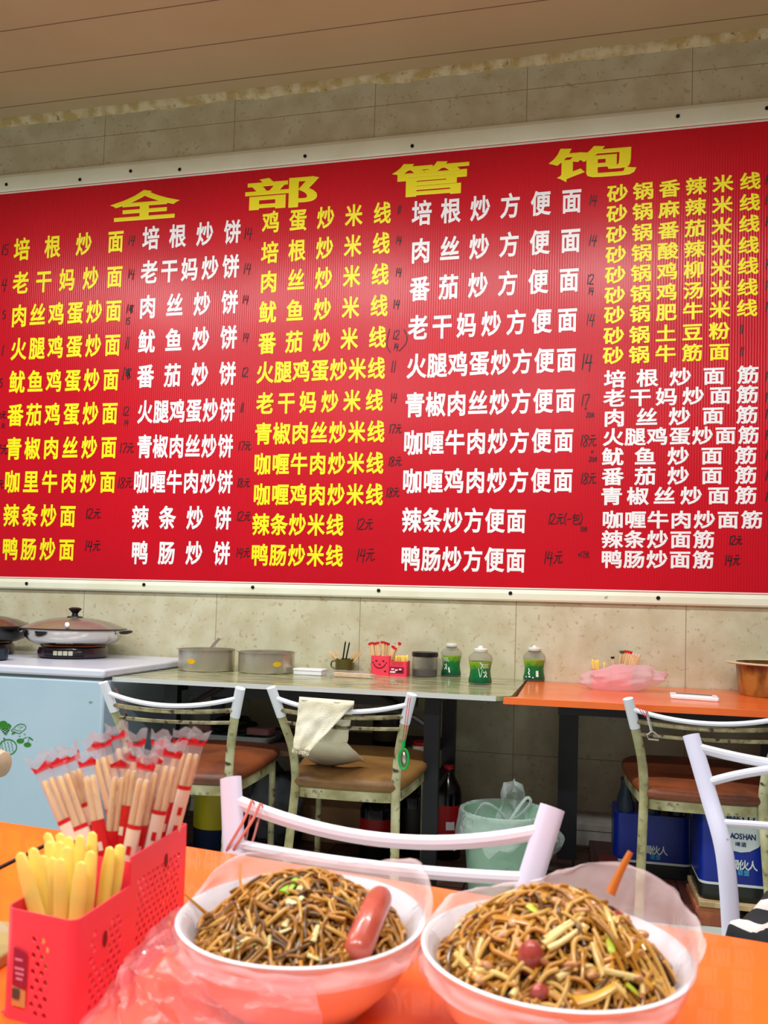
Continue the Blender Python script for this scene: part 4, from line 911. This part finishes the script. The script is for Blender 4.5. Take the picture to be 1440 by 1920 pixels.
at(MB().prism([(-.662, .28), (-.6565, .28), (-.7045, 1.055), (-.7095, 1.0615)], ZN - .028, ZN + .0004), N2).build('black_edging', BLACK, n2)
for lx, ly in ((-.74, .5), (-1.8, .5), (-1.8, 1.05), (-.78, 1.0)):
    at(MB().box(lx - .02, lx + .02, ly - .02, ly + .02, 0, ZN - .028), N2).build('leg', BLACK, n2)

# ---- near utensil basket, walls with real perforations
A = Vector((-.375, .572, ZN)); LD = Vector((-.035, .999, 0)).normalized(); SD = Vector((-.988, .155, 0)).normalized()
LEN, LOWL, WID, HL, HT = .197, .084, .072, .087, .112
nb = thing('utensil_basket', 'coral pink perforated basket of yellow spoons and wrapped chopsticks on the near table', 'basket', A, group='pink utensil baskets')
def L2(x, y, z): return LD * x + SD * y + Vector((0, 0, z))
def perf_panel(mb, O, U, Wd, H, skip=lambda a, b: False, top=.016, cw=.0090, ch=.0064, keyhole_shade=None):
    """flat panel of width Wd along U and height H, with staggered holes through it"""
    m_ = .010
    def P(a, b): return O + U * a + Vector((0, 0, b))
    def q(a0, a1, b0, b1): mb.add([P(a0, b0), P(a1, b0), P(a1, b1), P(a0, b1)], [(0, 1, 2, 3)])
    n = max(1, int((Wd - 2 * m_) / cw)); rws = max(1, int((H - top - .006) / ch)); x0 = (Wd - n * cw) / 2; y0 = .006
    q(0, x0, 0, H); q(Wd - x0, Wd, 0, H); q(x0, Wd - x0, 0, y0); q(x0, Wd - x0, y0 + rws * ch, H)
    for r_ in range(rws):
        b0 = y0 + r_ * ch; offx = cw / 2 if r_ % 2 else 0; cnt = n - (1 if r_ % 2 else 0)
        if r_ % 2: q(x0, x0 + offx, b0, b0 + ch); q(Wd - x0 - offx, Wd - x0, b0, b0 + ch)
        for i in range(cnt):
            a0 = x0 + offx + i * cw
            if skip(a0 + cw / 2, b0 + ch / 2): q(a0, a0 + cw, b0, b0 + ch); continue
            outer = [P(a0, b0), P(a0 + cw / 2, b0), P(a0 + cw, b0), P(a0 + cw, b0 + ch / 2), P(a0 + cw, b0 + ch), P(a0 + cw / 2, b0 + ch), P(a0, b0 + ch), P(a0, b0 + ch / 2)]
            ca, cb = a0 + cw / 2, b0 + ch / 2
            inner = [P(ca + .0025 * math.cos(t_), cb + .0025 * math.sin(t_)) for t_ in [-.75 * PI + k * PI / 4 for k in range(8)]]
            mb.add(outer + inner, [(k, (k + 1) % 8, 8 + (k + 1) % 8, 8 + k) for k in range(8)])
RC = .009
low = MB()
def corner(mb, cx_, cy_, a0, H, rr=RC):
    rg = [[L2(cx_ + rr * math.cos(a0 + t_ * PI / 2 / 10), cy_ + rr * math.sin(a0 + t_ * PI / 2 / 10), z) for z in (0, H)] for t_ in range(11)]
    mb.rings(rg, cap0=False, cap1=False, closed=False)
# low compartment: side (seen), front (seen), far side
perf_panel(low, L2(RC, 0, 0), LD, LOWL - RC, HL, skip=lambda a, b: abs(a - .030) < .009 and abs(b - .054) < .013, keyhole_shade=None)
perf_panel(low, L2(0, RC, 0), SD, WID - 2 * RC, HL, skip=lambda a, b: a > .034 and b < .064)
perf_panel(low, L2(RC, WID, 0), LD, LOWL - RC, HL)
corner(low, RC, RC, PI, HL); corner(low, RC, WID - RC, PI / 2, HL)
low.grid(lambda a, b_: L2(LOWL * a, WID * b_, .003), 2, 2)
lowo = low.build('low_compartment', PINK, nb, smooth=0, solid=.0015)
tall = MB()
perf_panel(tall, L2(LOWL, 0, 0), LD, LEN - LOWL - .002, HT, top=.022)
perf_panel(tall, L2(LOWL, WID, 0), LD, LEN - LOWL - .002, HT, top=.022)
perf_panel(tall, L2(LEN, 0, 0), SD, WID, HT, top=.022)
tall.grid(lambda a, b_: L2(LOWL, WID * a, HT * .96 * b_), 2, 2); tall.grid(lambda a, b_: L2(LOWL + (LEN - LOWL) * a, WID * b_, .003), 2, 2)
tallo = tall.build('tall_compartment', PINK, nb, smooth=0, solid=.0015)
kh = MB()
for x, z in ((.044, .054), (.152, .086)):
    pts = [L2(x + .0034 * math.sin(a) * (1 if math.cos(a) < .2 else .75), -.0014, z - .004 * math.cos(a) * (1 if math.cos(a) > 0 else 2.4)) for a in [i * 2 * PI / 16 for i in range(16)]]
    kh.add(pts, [tuple(range(16))])
kh.build('keyhole_shade', mat('keyhole_shade_red', (120, 10, 24), .7), nb, smooth=0)  # no opening here: dark red face paints the shade of the slot
lc = MB(); f0 = .046
def fr(y, z): return L2(-.0018, y, z)
lc.add([fr(f0, .012), fr(WID - .012, .012), fr(WID - .012, .058), fr(f0, .055)], [(0, 1, 2, 3)])
lco = lc.build('product_card', mat('tan_card', (202, 150, 86), .5), nb, smooth=0)
lc = MB(); lc.add([L2(-.0022, f0, .026), L2(-.0022, WID - .012, .028), L2(-.0022, WID - .012, .0582), L2(-.0022, f0, .0552)], [(0, 1, 2, 3)]); lc.build('card_print', mat('plum_print', (150, 14, 62), .4), lco, smooth=0)
lc = MB()
for z0, y0, y1 in ((.048, .050, .058), (.041, .048, .058), (.037, .048, .057), (.033, .049, .056)): lc.add([L2(-.0026, y0, z0), L2(-.0026, y1, z0), L2(-.0026, y1, z0 + .0022), L2(-.0026, y0, z0 + .0022)], [(0, 1, 2, 3)])
lc.build('card_text_lines', mat('pale_pink_print', (214, 130, 160), .5), lco, smooth=0)
lc = MB(); lc.add([L2(-.0026, .052, .018), L2(-.0026, .0595, .018), L2(-.0026, .0595, .026), L2(-.0026, .052, .026)], [(0, 1, 2, 3)]); lc.build('card_dark_patch', mat('charcoal_print', (70, 66, 64), .5), lco, smooth=0)

# ---- yellow spoons in the near basket
TIPS = [(38, 1603, .12), (62, 1594, .30), (88, 1566, .85), (113, 1566, .8), (80, 1608, .35), (92, 1582, .6), (113, 1582, .55), (99, 1612, .3), (114, 1614, .2), (130, 1573, .7), (151, 1570, .6), (174, 1564, .7), (126, 1592, .4), (153, 1620, .12), (171, 1600, .25), (207, 1592, .85), (226, 1588, .95)]
for i, (u, v, q) in enumerate(TIPS):
    lx = .014 + .058 * q; y = (A + L2(lx, .04, 0)).y
    tip = atY(u, v, y); tl = tip - A; sy = tl.dot(SD); sx = tl.dot(LD)
    f_ = (HL + .004) / tl.z; lo_, hi_ = (.008 - sy * f_) / (1 - f_), (WID - .008 - sy * f_) / (1 - f_)
    by = min(max(min(max(sy * .6 + .012, lo_), hi_), .012), WID - .012); bx_ = min(max(sx, .012), LOWL - .012)
    base = A + L2(bx_, by, .006)
    dr = (tip - base); side = SD * .35 + Vector((0, 0, 0)); P = [base.lerp(tip, k / 8) for k in range(9)]
    R = [.0050, .0052, .0056, .0062, .0068, .0071, .0070, .0066, .0046]
    P.append(tip + dr.normalized() * .0022); R.append(.0012)
    o = MB().tube(P, R, 12, flat=.32, ref=(1, .15 * rnd.uniform(-1, 1), 0)).build('yellow_spoon', YELLOW_PL, loc=base, smooth=60)
    tag(o, 'yellow plastic spoon standing in the low half of the near coral basket', 'spoon', 'yellow spoons in the near basket')

# ---- wrapped chopsticks in the near basket
PACKS = [(90, 1463, .10, .62, 0), (118, 1455, .15, .55, 0), (142, 1446, .3, .65, 0), (168, 1457, .15, .45, 1), (186, 1424, .55, .6, 1), (200, 1420, .75, .6, 0), (228, 1404, .85, .5, 1), (222, 1460, .2, .3, 1),
         (246, 1447, .25, .25, 1), (268, 1464, .12, .16, 0), (284, 1452, .35, .2, 1), (303, 1438, .5, .16, 1), (318, 1440, .42, .1, 0), (336, 1414, .8, .15, 1), (362, 1416, .85, .08, 0), (256, 1420, .8, .4, 1), (296, 1418, .85, .3, 0)]
sleeve_w = mat('white_red_print_sleeve', (240, 222, 200), .45)
FILM_N = film('chopstick_film', (240, 238, 242), thin=.84, gl=.22, rough=.12, crinkle=.5, cscale=90)
for i, (u, v, q, sw, st_) in enumerate(PACKS):
    lx = LOWL + .010 + (LEN - LOWL - .022) * q
    y = (A + L2(lx, .04, 0)).y; tip = atY(u, v, y); tl = tip - A; sy = tl.dot(SD)
    f_ = (HT + .004) / tl.z; lo_, hi_ = (.010 - sy * f_) / (1 - f_), (WID - .010 - sy * f_) / (1 - f_)
    base = A + L2(lx, min(max(min(max(sy * .55 + .018, lo_), hi_), .012), WID - .012), .007)
    d = tip - base; n = d.normalized(); view = (EYE - tip).normalized(); side = n.cross(view).normalized(); fwd_ = side.cross(n)
    twist = rnd.uniform(-.5, .5); side, fwd_ = side * math.cos(twist) + fwd_ * math.sin(twist), fwd_ * math.cos(twist) - side * math.sin(twist)
    t = thing('wrapped_chopsticks', 'wrapped bamboo chopsticks with a red sleeve in the near coral basket', 'chopsticks', base, group='wrapped chopsticks in the near basket')
    for s in (-1, 1):
        MB().tube([side * (s * .0032), d * .97 + side * (s * .0032), d + side * (s * .0032), d + n * .0012 + side * (s * .0032)], [.0029, .0029, .0026, .0016], 8).build('chopstick', WOOD, t)
    Ls = d.length
    def flat_tube(z0, z1, w0, w1, th0, th1, wav=0.0, nseg=6, kk=0):
        rg = []
        for k in range(nseg + 1):
            f = k / nseg; c = n * (z0 + (z1 - z0) * f); w = w0 + (w1 - w0) * f; th = th0 + (th1 - th0) * f
            rg.append([c + side * (w * math.cos(a)) + fwd_ * (th * math.sin(a) + wav * f * math.sin(6 * math.cos(a) + i)) + n * (wav * f * 1.2 * math.sin(4 * math.cos(a) + 2 * i)) for a in [j * 2 * PI / 12 for j in range(12)]])
        return MB().rings(rg, cap0=False, cap1=False)
    cut = 1 - (.040 + .010 * math.sin(i * 2.1)) / Ls
    sl = flat_tube(0, Ls * cut, .0068, .0068, .0037, .0037).build('sleeve', REDP if st_ else sleeve_w, t)
    if not st_: flat_tube(Ls * cut - .004, Ls * cut, .0070, .0070, .0039, .0039).build('sleeve_band', REDP, sl)
    for kx in range(3):
        z = Ls * (cut - .14 - .1 * kx); mk = MB(); c = n * z + fwd_ * .0040
        if (fwd_.dot(view)) < 0: c = n * z - fwd_ * .0040
        mk.add([c + side * a_ + n * b_ for a_, b_ in ((-.0022, -.004), (.0022, -.004), (.0022, .004), (-.0022, .004))], [(0, 1, 2, 3)]); mk.build('printed_mark', sleeve_w if st_ else REDP, sl, smooth=0)
    flat_tube(Ls * cut, Ls + .012, .0072, .0078, .0040, .0022).build('clear_wrapper', FILM_N, t)
    flat_tube(Ls + .010, Ls + .016, .0082, .0098, .0016, .0010, .0022).build('red_seal', REDP, t)
    flat_tube(Ls + .016, Ls + .026, .0100, .0115, .0010, .0006, .0030).build('sealed_end', CLEAR, t)

# ---- bowls
SALMON = mat('salmon_melamine', (252, 218, 208), .35, coat=.2)
BW = mat('bowl_white', (240, 236, 238), .3)
def bowl(label, c):
    t = thing('noodle_bowl', label, 'bowl', c, group='noodle bowls')
    MB().lathe([(.058, 0), (.060, .004), (.068, .010), (.088, .030), (.100, .055), (.1045, .069), (.1055, .0705)], seg=72).build('outer_shell', SALMON, t)
    MB().lathe([(.1055, .0705), (.1065, .073), (.1045, .0745), (.1015, .072), (.096, .055), (.084, .030), (.062, .012), (.001, .010)], seg=72, cap0=False).build('white_lining', BW, t)
    return t
C1 = Vector((-.222, .672, ZN)); C2 = Vector((-.008, .665, ZN))
bowl('salmon bowl of thin brown noodles topped with a whole sausage', C1)
bowl('salmon bowl of mixed noodles with bean sprouts and a sausage slice', C2)
def liner_bag(name, label, c, rise, seedv, spread):
    def fn(a, b_):
        th = 2 * PI * a; cs, sn = math.cos(th), math.sin(th)
        n1 = noise.noise((cs * 2.0 + seedv, sn * 2.0, b_ * 1.5)); n2 = noise.noise((cs * 6, sn * 6 + seedv, b_ * 5))
        R = rise(th)
        if b_ < .35: q = b_ / .35; r = .078 + .022 * q; z = .036 + .036 * q
        else: q = (b_ - .35) / .65; r = .103 + spread * q * (.18 + R * 14) + .006 * q * n1; z = .073 + R * math.sin(q * PI * .62) - .030 * q * max(0, 1 - R / .012)
        r += .003 * n2 * (.3 + b_); z += .003 * n2 * b_
        return Vector((r * cs, r * sn, z))
    o = MB().grid(fn, 96, 18).build(name, LINER, smooth=45); o.location = c
    return tag(o, label, 'plastic bag')
def bump_(th, c, w): d = (th - c + PI) % (2 * PI) - PI; return math.exp(-(d / w) ** 2)
liner_bag('bowl_liner_bag', 'thin plastic bag lining the bowl with the whole sausage', C1, lambda t: .004 + .018 * bump_(t, 2.4, .5) + .024 * bump_(t, .75, .45) + .008 * bump_(t, 1.57, .5), 1.3, .022)
liner_bag('bowl_liner_bag', 'thin plastic bag lining the bean sprout bowl, standing up at the back', C2, lambda t: .004 + .034 * bump_(t, 1.15, .6) + .022 * bump_(t, .35, .6) + .008 * bump_(t, 2.4, .5), 5.1, .016)

# ---- noodles
NM = [mat('noodle_brown', (150, 96, 20), .28, coat=.3), mat('noodle_amber', (190, 126, 40), .28, coat=.3), mat('noodle_dark', (98, 60, 14), .3, coat=.3), mat('noodle_pale', (206, 156, 76), .3, coat=.2)]
def noodles(label, c, n, rad, top, rr, seedv, weights, wig, lz=.050):
    R = random.Random(seedv); mb = MB()
    # packed body underneath so the heap is closed
    mb.grid(lambda a, b_: Vector((rad * .96 * b_ * math.cos(2 * PI * a), rad * .96 * b_ * math.sin(2 * PI * a), lz - .006 + (top - .006) * (1 - b_ * b_) + .004 * noise.noise((a * 12, b_ * 9, seedv)))), 40, 10, 2)
    for i in range(n):
        th = R.uniform(0, 2 * PI); r = rad * math.sqrt(R.random()) * .95; p = Vector((r * math.cos(th), r * math.sin(th), 0)); h = R.uniform(0, 2 * PI); cv = R.uniform(-wig, wig); pts = []; lay = R.uniform(-.003, .006); tilt = R.uniform(-.5, .5)
        L = R.randint(6, 12); st_ = R.uniform(.006, .0095)
        for k in range(L):
            rr2 = math.hypot(p.x, p.y)
            if rr2 > rad: p = p * (rad / rr2); h += 1.2
            z = lz + top * (1 - min(1, (rr2 / rad)) ** 2) + lay + .004 * math.sin(k * .9 + i) + tilt * .004 * (k - L / 2) * .5
            pts.append(Vector((p.x, p.y, z))); h += cv + R.uniform(-.4, .4); p = p + Vector((math.cos(h), math.sin(h), 0)) * st_
        k = R.choices(range(4), weights)[0]; q = rr * R.uniform(.75, 1.2)
        mb.tube(spline(pts, 3), q, 6, k)
    o = mb.build('noodles', NM, smooth=70); o.location = c; o['kind'] = 'stuff'
    return tag(o, label, 'noodles')
noodles('heap of thin brown fried noodles in the sausage bowl', C1, 520, .089, .044, .0017, 3, (5, 4, 3, 2), .5, .053)
noodles('heap of amber fried noodles in the bean sprout bowl', C2, 460, .092, .056, .0017, 11, (3, 6, 2, 4), .45, .052)

# ---- toppings
def heap_z(x, y, rad, top, lz): return lz + top * (1 - min(1, math.hypot(x, y) / rad) ** 2)
def on_heap(u, v, C, rad, top, lz, lift=.006):
    d = ray(u, v); best = None; bd = 9
    for k in range(260):
        p = EYE + d * (.42 + k * .002); hz = ZN + heap_z(p.x - C.x, p.y - C.y, rad, top, lz) + lift
        if p.z <= hz and math.hypot(p.x - C.x, p.y - C.y) < rad: return p
        if p.z - hz < bd and math.hypot(p.x - C.x, p.y - C.y) < rad: bd = p.z - hz; best = Vector((p.x, p.y, hz))
    return best if best is not None else C + Vector((0, rad * .8, lz + lift))
H1 = (C1, .089, .044, .053); H2 = (C2, .092, .056, .052)
saus_m = mat('sausage_skin', (198, 92, 74), .3, c2=(182, 76, 60), scale=30, coat=.3)
def pxy(u, v, z): return atZ(u, v, z)
sa = [on_heap(u, v, *H1, .010) for u, v in ((664, 1796), (676, 1768), (690, 1732), (704, 1700))] + [on_heap(717, 1676, *H1, .016)]
sp2 = spline(sa, 5); nS = len(sp2)
o = MB().tube(sp2, [.0122 * math.sqrt(max(.06, 1 - abs(2 * i / (nS - 1) - 1) ** 6)) for i in range(nS)], 20).build('sausage', saus_m, loc=sa[2], smooth=60)
tag(o, 'whole pinkish red sausage leaning on the brown noodles', 'sausage')
o = MB().grid(lambda a, b_: Vector((.010 * math.cos(2 * PI * a) * math.sin(PI * b_), .0085 * math.sin(2 * PI * a) * math.sin(PI * b_), .0145 * math.cos(PI * b_))), 20, 14).build('sausage_slice', mat('sausage_cut', (180, 78, 66), .25, c2=(150, 52, 44), scale=60, coat=.4), smooth=60)
o.location = on_heap(995, 1797, *H2, .006); o.rotation_euler = (.25, .1, 0); tag(o, 'round red sausage piece in the middle of the bean sprout bowl', 'sausage')
for i, (u, v, dy, sc, lab) in enumerate(((1150, 1704, 0, .7, 'small red sausage piece at the back of the bean sprout bowl'), (1012, 1862, 0, .7, 'glossy dark red sausage piece near the front of the bean sprout bowl'))):
    q = o.copy(); COL.objects.link(q); q.location = on_heap(u, v, *H2, .003); q.scale = (1.3 * sc, sc, .7 * sc); q.rotation_euler = (.4, .5, i); tag(q, lab, 'sausage')
sprout_m = mat('bean_sprout', (232, 206, 140), .25, coat=.3, c2=(214, 176, 96), scale=40)
def strip(name, pts, r, mt, label, cat, group=None, flat=None):
    P = spline(pts, 4); n = len(P); o = MB().tube(P, [r * (1 - .45 * i / (n - 1)) for i in range(n)], 7, flat=flat).build(name, mt, loc=pts[0], smooth=60)
    return tag(o, label, cat, group)
SPR = [((1020, 1772), (1050, 1748), (1090, 1722)), ((1028, 1780), (1060, 1762), (1086, 1742)), ((1022, 1762), (1060, 1735), (1096, 1712)), ((1112, 1770), (1120, 1800), (1130, 1830)), ((1130, 1680), (1142, 1720), (1156, 1762)), ((1150, 1722), (1160, 1736), (1172, 1750)),
       ((856, 1790), (880, 1815), (900, 1838)), ((868, 1782), (862, 1800), (850, 1812)), ((905, 1762), (895, 1790), (900, 1812)), ((890, 1820), (930, 1825), (972, 1846)), ((1150, 1845), (1170, 1862), (1185, 1880)), ((1130, 1820), (1160, 1826), (1200, 1832)),
       ((960, 1868), (968, 1855), (966, 1850)), ((1170, 1830), (1200, 1838), (1205, 1864)), ((858, 1700), (868, 1680), (862, 1660)), ((925, 1642), (950, 1655), (975, 1664)), ((1068, 1625), (1070, 1645), (1085, 1655)), ((1045, 1835), (1075, 1815), (1110, 1812))]
for tr_ in SPR:
    pts = [on_heap(u, v, *H2, .008) for u, v in tr_]
    strip('bean_sprout', pts, .0030, sprout_m, 'pale bean sprout lying on the amber noodles', 'bean sprout', 'bean sprouts on the amber noodles')
for tr_ in [((420, 1786), (450, 1776), (482, 1768)), ((440, 1772), (460, 1762), (478, 1756)), ((500, 1780), (505, 1760), (512, 1748)), ((520, 1750), (535, 1745), (546, 1740)), ((586, 1765), (592, 1748), (598, 1728)), ((560, 1670), (566, 1655), (564, 1645)), ((648, 1715), (650, 1700), (652, 1686)), ((532, 1738), (540, 1722), (545, 1715)), ((576, 1790), (590, 1796), (598, 1800))]:
    pts = [on_heap(u, v, *H1, .007) for u, v in tr_]
    strip('cabbage_shred', pts, .0028, mat('pale_cabbage', (224, 206, 148), .3, c2=(200, 186, 110), scale=40), 'pale cabbage shred lying on the thin brown noodles', 'cabbage', 'cabbage shreds on the brown noodles', flat=.5)
leaf = mat('green_leaf', (140, 200, 40), .35)
strip('scallion_leaf', [on_heap(u, v, *H1, .008) for u, v in ((532, 1674), (545, 1660), (556, 1648))], .0052, leaf, 'bright green leaf piece on top of the brown noodles', 'leaf', flat=.35)
strip('cabbage_piece', [on_heap(u, v, *H1, .008) for u, v in ((538, 1690), (552, 1692), (566, 1682))], .006, mat('cream_cabbage', (232, 224, 170), .35), 'cream cabbage piece just below the green leaf', 'cabbage', flat=.4)
for u0, lab in ((((1142, 1752), (1146, 1780), (1160, 1800)), 'yellow green leaf shred on the side of the bean sprout bowl'), (((1175, 1845), (1190, 1858), (1196, 1866)), 'small green shred near the front rim of the bean sprout bowl'), (((992, 1698), (1000, 1706), (1008, 1712)), 'small green shred at the top of the amber noodles')):
    strip('leaf_shred', [on_heap(u, v, *H2, .008) for u, v in u0], .0036, mat('lime_leaf', (178, 190, 50), .35), lab, 'leaf', 'green shreds on the amber noodles', flat=.4)
egg = mat('egg_yellow', (214, 158, 40), .3, c2=(184, 120, 24), scale=30, coat=.3)
for pts, r, lab in ((((1075, 1880), (1110, 1870), (1150, 1850)), .0085, 'large egg strip near the front of the bean sprout bowl'), (((1190, 1830), (1205, 1840), (1222, 1850)), .007, 'egg piece close to the rim of the bean sprout bowl'), (((1000, 1665), (1020, 1678), (1015, 1690)), .007, 'egg piece at the top of the amber noodle heap'), (((880, 1690), (900, 1682), (930, 1680)), .006, 'egg piece on the back shoulder of the amber noodles'), (((930, 1720), (970, 1726), (1000, 1735)), .006, 'egg piece above the round red sausage'), (((1190, 1765), (1180, 1785), (1195, 1800)), .0065, 'egg piece on the outer side of the amber noodles')):
    strip('fried_egg_piece', [on_heap(u, v, *H2, .007) for u, v in pts], r, egg, lab, 'egg', 'fried egg pieces', flat=.5)
fat = mat('pork_bit', (206, 150, 100), .3, c2=(170, 106, 62), scale=50, coat=.3)
for i, (u, v) in enumerate(((916, 1718), (945, 1716), (908, 1700), (1050, 1694), (1072, 1690), (1000, 1640), (905, 1838), (1182, 1764), (938, 1755), (1200, 1690))):
    p = on_heap(u, v, *H2, .006); o = MB().grid(lambda a, b_: Vector((.008 * math.cos(2 * PI * a) * math.sin(PI * b_) ** .6, .005 * math.sin(2 * PI * a) * math.sin(PI * b_) ** .6, .003 * math.cos(PI * b_))), 12, 8).build('diced_meat', fat, smooth=60)
    o.location = p; o.rotation_euler = (rnd.uniform(-.5, .5), rnd.uniform(-.5, .5), rnd.uniform(0, 3)); tag(o, 'pale diced meat bit among the amber noodles', 'meat', 'meat bits in the amber noodles')
R3 = random.Random(5)
for i in range(16):
    u, v = R3.uniform(850, 1200), R3.uniform(1670, 1860); p = on_heap(u, v, *H2, .005)
    o = MB().grid(lambda a, b_: Vector((.009 * math.cos(2 * PI * a) * math.sin(PI * b_) ** .6, .005 * math.sin(2 * PI * a) * math.sin(PI * b_) ** .6, .0026 * math.cos(PI * b_))), 12, 8).build('diced_meat', fat, smooth=60)
    o.location = p; o.rotation_euler = (R3.uniform(-.6, .6), R3.uniform(-.6, .6), R3.uniform(0, 3)); tag(o, 'pale diced meat bit among the amber noodles', 'meat', 'meat bits in the amber noodles')
for i in range(26):
    u, v = R3.uniform(840, 1210), R3.uniform(1665, 1865); a = R3.uniform(0, PI); l = R3.uniform(12, 26)
    pts = [on_heap(u + k * l * math.cos(a), v + k * l * .7 * math.sin(a), *H2, .006) for k in (-1, 0, 1)]
    strip('flat_noodle', pts, R3.uniform(.0036, .0052), (egg, NM[1], NM[3], fat)[i % 4], 'short broad noodle strip tossed among the amber noodles', 'noodle', 'broad noodle strips', flat=.35)
strip('carrot_strip', [atY(1144, 1676, C2.y + .062), atY(1160, 1640, C2.y + .066), atY(1182, 1597, C2.y + .070)], .0045, mat('fried_orange', (206, 112, 36), .35), 'orange fried strip sticking up at the back of the bean sprout bowl', 'vegetable strip')
strip('stray_noodle', [atY(386, 1712, C1.y), atY(370, 1698, C1.y - .004), atY(346, 1676, C1.y - .006)], .0018, NM[1], 'single noodle hanging over the rim of the sausage bowl', 'noodle')
strip('stray_noodle', [on_heap(470, 1690, *H1), on_heap(452, 1660, *H1, .012), atY(450, 1618, C1.y + .07)], .0018, NM[1], 'single noodle standing up at the back of the sausage bowl', 'noodle')

# ---- pink bag lying before the sausage bowl
def tail(a, b_):
    # a: along the bowl (0 = basket side), b: 0 at the bowl rim, 1 at the outer hem
    th = PI * (.98 + .66 * a); rim = C1 + Vector((.108 * math.cos(th), .108 * math.sin(th), .066))
    out = C1 + Vector((.205 * math.cos(th + .1) * (1 - .25 * a), .195 * math.sin(th) - .012, .004))
    out.x = max(out.x, -.366 + .02 * noise.noise((a * 8, 3, 1)))
    p = rim.lerp(out, b_); n = noise.noise((a * 5, b_ * 4, 2)); n2 = abs(noise.noise((a * 9, b_ * 8, 6)))
    p.z += (.010 * n + .016 * (.35 - n2)) * math.sin(PI * min(1, b_ * 1.05)) + .014 * math.sin(PI * b_) * (1 - a)
    p.x += .008 * noise.noise((a * 7, b_ * 6, 11)); p.y += .008 * noise.noise((a * 6, b_ * 7, 15)); p.z = max(p.z, ZN + .002); return p
tag(MB().grid(tail, 56, 36).build('crumpled_bag', film('rosy_film', (254, 214, 220), thin=.80, gl=.32, rough=.12, crinkle=.45, cscale=16), smooth=40, loc=C1), 'crumpled pinkish plastic bag spread between the coral basket and the sausage bowl', 'plastic bag')

# ---- things at the left border of the near table
kp = atZ(8, 1792, ZN)
o = MB().prism(rounded([(-.06, -.05), (.028, -.05), (.028, .045), (-.06, .045)], .008, 3), 0, .012).build('khaki_packet', mat('khaki_paper', (160, 138, 82), .7), bevel=.002); o.location = (kp.x - .012, kp.y + .0, ZN); tag(o, 'khaki paper packet lying beside the coral basket', 'packet')
tp = thing('tissue_pack', 'white folded napkins in front of the khaki packet at the table side', 'napkins', (-.56, .60, ZN))
for i in range(4): MB().box(-.08, .055, -.06, .025, .003 + i * .006, .008 + i * .006).build('napkin', mat('napkin_white', (236, 238, 244), .8), tp, bevel=.001)
def wrapf(a, b_):
    return Vector((-.09 + .152 * a, -.065 + .105 * b_, .030 + .012 * noise.noise((a * 5, b_ * 5, 1)) + .016 * math.sin(PI * b_) * a))
o = MB().grid(wrapf, 16, 12).build('napkin_wrapper', CLEAR); o.location = (-.565, .625, ZN); tag(o, 'clear plastic wrapper lying over the napkins', 'plastic wrapper')

# ---- unidentified beige end at the left border, built as a chair back
pcx = atY(-33, 1430, 1.5)
t = thing('beige_end', 'beige rounded end of an unidentified object at the left border', 'chair', (pcx.x - .16, 1.5, 0))
MB().tube([(.155, 0, pcx.z - .004), (.198, 0, pcx.z), (.212, 0, pcx.z), (.219, 0, pcx.z)], [.031, .031, .026, .012], 18).build('rounded_end', mat('beige_surface', (206, 178, 148), .6, c2=(190, 160, 130), scale=20, spots=(130, 90, 50), sscale=30, slo=.66, shi=.72), t)
MB().tube([(-.25, 0, pcx.z - .004), (.155, 0, pcx.z - .004)], .031, 18).build('backrest', MATS['beige_surface'], t)
for x in (-.2, .12): MB().tube([(x, 0, 0), (x, 0, pcx.z - .02)], .014, 10).build('back_post', WHITE_PAINT, t)
MB().box(-.24, .16, -.4, .0, .43, .47).build('seat', MATS['beige_surface'], t, bevel=.01)
for x in (-.2, .12): MB().tube([(x, -.36, 0), (x, -.36, .43)], .014, 10).build('leg', WHITE_PAINT, t)

# ---- striped cloth at the right border
stm = bpy.data.materials.new('black_white_stripes'); stm.use_nodes = True
nt = stm.node_tree; tc = nt.nodes.new('ShaderNodeTexCoord'); wv = nt.nodes.new('ShaderNodeTexWave'); wv.inputs['Scale'].default_value = 9; wv.inputs['Distortion'].default_value = 2.5; wv.inputs['Detail Scale'].default_value = 1.2; wv.bands_direction = 'DIAGONAL'
rp = nt.nodes.new('ShaderNodeValToRGB'); rp.color_ramp.interpolation = 'CONSTANT'; rp.color_ramp.elements[0].color = (.008, .008, .01, 1); rp.color_ramp.elements[1].color = (*lin((222, 208, 204)), 1); rp.color_ramp.elements[1].position = .62
nt.links.new(tc.outputs['Object'], wv.inputs['Vector']); nt.links.new(wv.outputs['Fac'], rp.inputs[0]); nt.links.new(rp.outputs[0], nt.nodes['Principled BSDF'].inputs['Base Color']); nt.nodes['Principled BSDF'].inputs['Roughness'].default_value = .8
cc = atY(1478, 1700, 1.42)
def cloth(a, b_):
    p = lump(a, b_); fold = .008 * math.sin(14 * a + 6 * b_)
    return Vector((p.x * .088 + fold, p.y * .085, max(.001, .02 + (p.z + .12) * .115 + fold)))
sc_ = MB().grid(cloth, 40, 24).build('striped_cloth', stm, smooth=60); sc_.location = (cc.x, 1.42, .486)
tag(sc_, 'crumpled black and white striped cloth lying on the rust flecked white chair', 'cloth')
